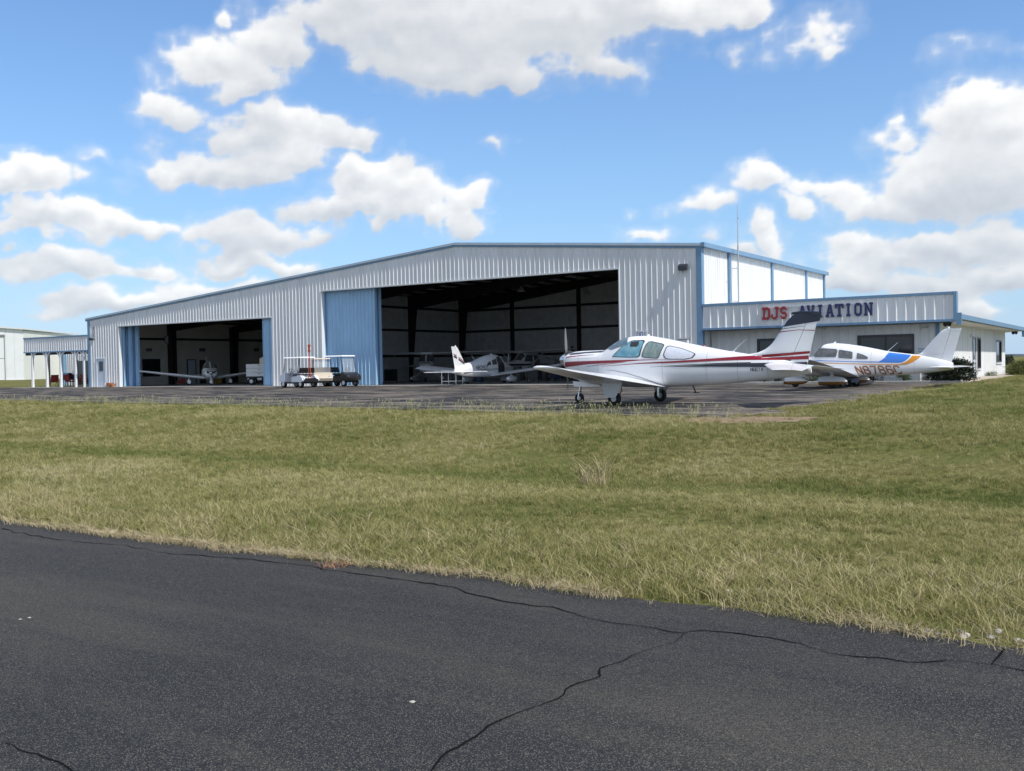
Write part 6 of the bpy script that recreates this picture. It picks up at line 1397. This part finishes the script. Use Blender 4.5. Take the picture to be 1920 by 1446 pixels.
for k, px in enumerate((988, 992, 996, 1000, 1004)):
    q = ony(px, 690, 15.4); t = thing('bottle', ('pale bottle at the end of the row on the workbench beside the trash can', 'red bottle between a pale and a blue bottle on the workbench', 'blue bottle in the middle of the row on the workbench', 'pale bottle between a blue and a red bottle on the workbench', 'red bottle at the end of the row on the workbench')[k], 'bottle', (q.x, 15.4, .964), 0, 'bottles on the workbench')
    MB().lathe([(0, .07), (.2, .07), (.26, .03), (.31, .03)], ax='z', n=10).build('body', M_BOT[k % 3], t, smooth=40); MB().lathe([(.31, .034), (.35, .034)], ax='z', n=8).build('cap', M_BLACK, t)
def tool_chest(px, Y, label, m):
    q = ony(px, 715, Y); t = thing('tool_chest', label, 'tool chest', (q.x, Y, .012))
    MB().box(-.4, .4, -.25, .25, .12, .95).build('cabinet', m, t)
    for k in range(5): MB().box(-.37, .37, -.27, -.25, .16+k*.155, .29+k*.155).build('drawer', m, t)
    for x in (-.34, .34): 
        for s in (-.2, .2): wheel(t, (x, s, .06), .06, .04, .03)
tool_chest(1003, 8., 'black tool chest on wheels beside the wing of the parked airplane', M_CBK); tool_chest(1046, 11., 'dark blue tool chest on wheels behind the nose gear', M_DBLUE); tool_chest(733, 7.5, 'dark tool chest just inside the blue sliding door', M_CBK)
def fchair(loc, rz, label, m, fr=M_CBK):
    t = thing('porch_chair', label, 'chair', loc, R(rz)); b = MB()
    MB().box(-.27, .27, -.27, .27, .36, .46).build('seat', m, t)
    b.loft([[(-.29, y0, z), (.29, y0, z), (.29, y0+.1, z), (-.29, y0+.1, z)] for y0, z in ((.24, .40), (.3, .65), (.38, .9), (.42, .98))]); b.build('backrest', m, t, smooth=50)
    for s in (-1, 1):
        MB().tube([(s*.32, -.24, 0), (s*.33, -.27, .6), (s*.33, .2, .64), (s*.31, .34, .75)], .022, 6).build('arm', fr, t); MB().tube([(s*.31, .3, 0), (s*.3, .26, .4)], .022, 6).build('leg', fr, t)
M_RCUSH = mat('red_cushion', (.36, .045, .045), .8, var=.2)
q = ony(101, 722, 2.2); fchair((q.x, 2.2, .006), 250, 'red cushioned porch chair standing clear between the second and third posts', M_RCUSH)
fchair((ony(133, 722, 3.).x, 3., .006), 190, 'red porch chair behind the fourth canopy post', M_RCUSH); fchair((ony(150, 722, 3.6).x, 3.6, .006), 180, 'red porch chair between the fourth and fifth posts', M_RCUSH); fchair((ony(163, 722, 3.4).x, 3.4, .006), 160, 'red porch chair closest to the hangar corner', M_RCUSH)
q = ony(127, 722, 5.0); t = thing('grill', 'dark blue grey barbecue grill under the canopy beside the rear post', 'grill', (q.x, 5., .006)); MB().box(-.45, .45, -.3, .3, .5, .8).build('cabinet', M_DBLUE, t); MB().lathe([(-.42, .02), (-.42, .28), (.42, .28), (.42, .02)], ax='x', n=20, o=(0, 0, .85)).build('lid', M_DBLUE, t, smooth=40)
for x in (-.4, .4):
    for s in (-.26, .26): MB().box(x-.025, x+.025, s-.025, s+.025, 0, .5).build('leg', M_CBK, t)
q = ony(110, 722, 4.); t = thing('porch_table', 'low dark table between the red chair and the grill', 'table', (q.x, 4., .006)); MB().lathe([(.48, .45), (.52, .45)], ax='z', n=24).build('top', M_CBK, t)
for a in (0, 2.1, 4.2): MB().tube([(.3*math.cos(a), .3*math.sin(a), 0), (.1*math.cos(a), .1*math.sin(a), .48)], .02, 6).build('leg', M_CBK, t)
# little planter by the personnel door
q = ony(205, 724, -.35); t = thing('planter', 'small clay and white pots at the foot of the hangar wall', 'pot', (q.x, -.35, .008))
for dx, m, s in ((-.35, M_WHITE, .2), (.05, mat('terracotta', (.35, .13, .06), .8), .24), (.42, mat('terracotta_b', (.40, .17, .09), .8), .18)): MB().lathe([(0, s*.6), (s*1.1, s), (s*1.3, s), (s*1.3, s*.8), (s*1.1, s*.8)], ax='z', n=16, o=(dx, 0, 0)).build('pot', m, t, smooth=40)
# distant tree by the end of the office, and far buildings on the horizon
q = CAM+ray(1887, 684)*170
far_tree = thing('distant_tree', 'dark distant tree seen past the end of the office', 'tree', (q.x, q.y, float(ground_h(q.x, q.y))))
m = MB(); r_ = random.Random(4)
for i in range(900):
    a = r_.uniform(0, 6.28); z = r_.uniform(.25, 1); rr = 1.3*math.sqrt(1-(z*1.2-.5)**2 if abs(z*1.2-.5) < 1 else .1)*r_.random()**.4; c = Vector((rr*math.cos(a), rr*math.sin(a), 2.6*z)); d = Vector((r_.gauss(0, 1), r_.gauss(0, 1), r_.gauss(0, 1))).normalized()*.16; s = d.orthogonal().normalized()*.12; m.poly([c-d, c+s, c+d, c-s])
m.build('crown', M_LFD, far_tree); MB().tube([(0, 0, -.2), (0, 0, 1.2)], [.12, .07], 7).build('trunk', M_BARK, far_tree)
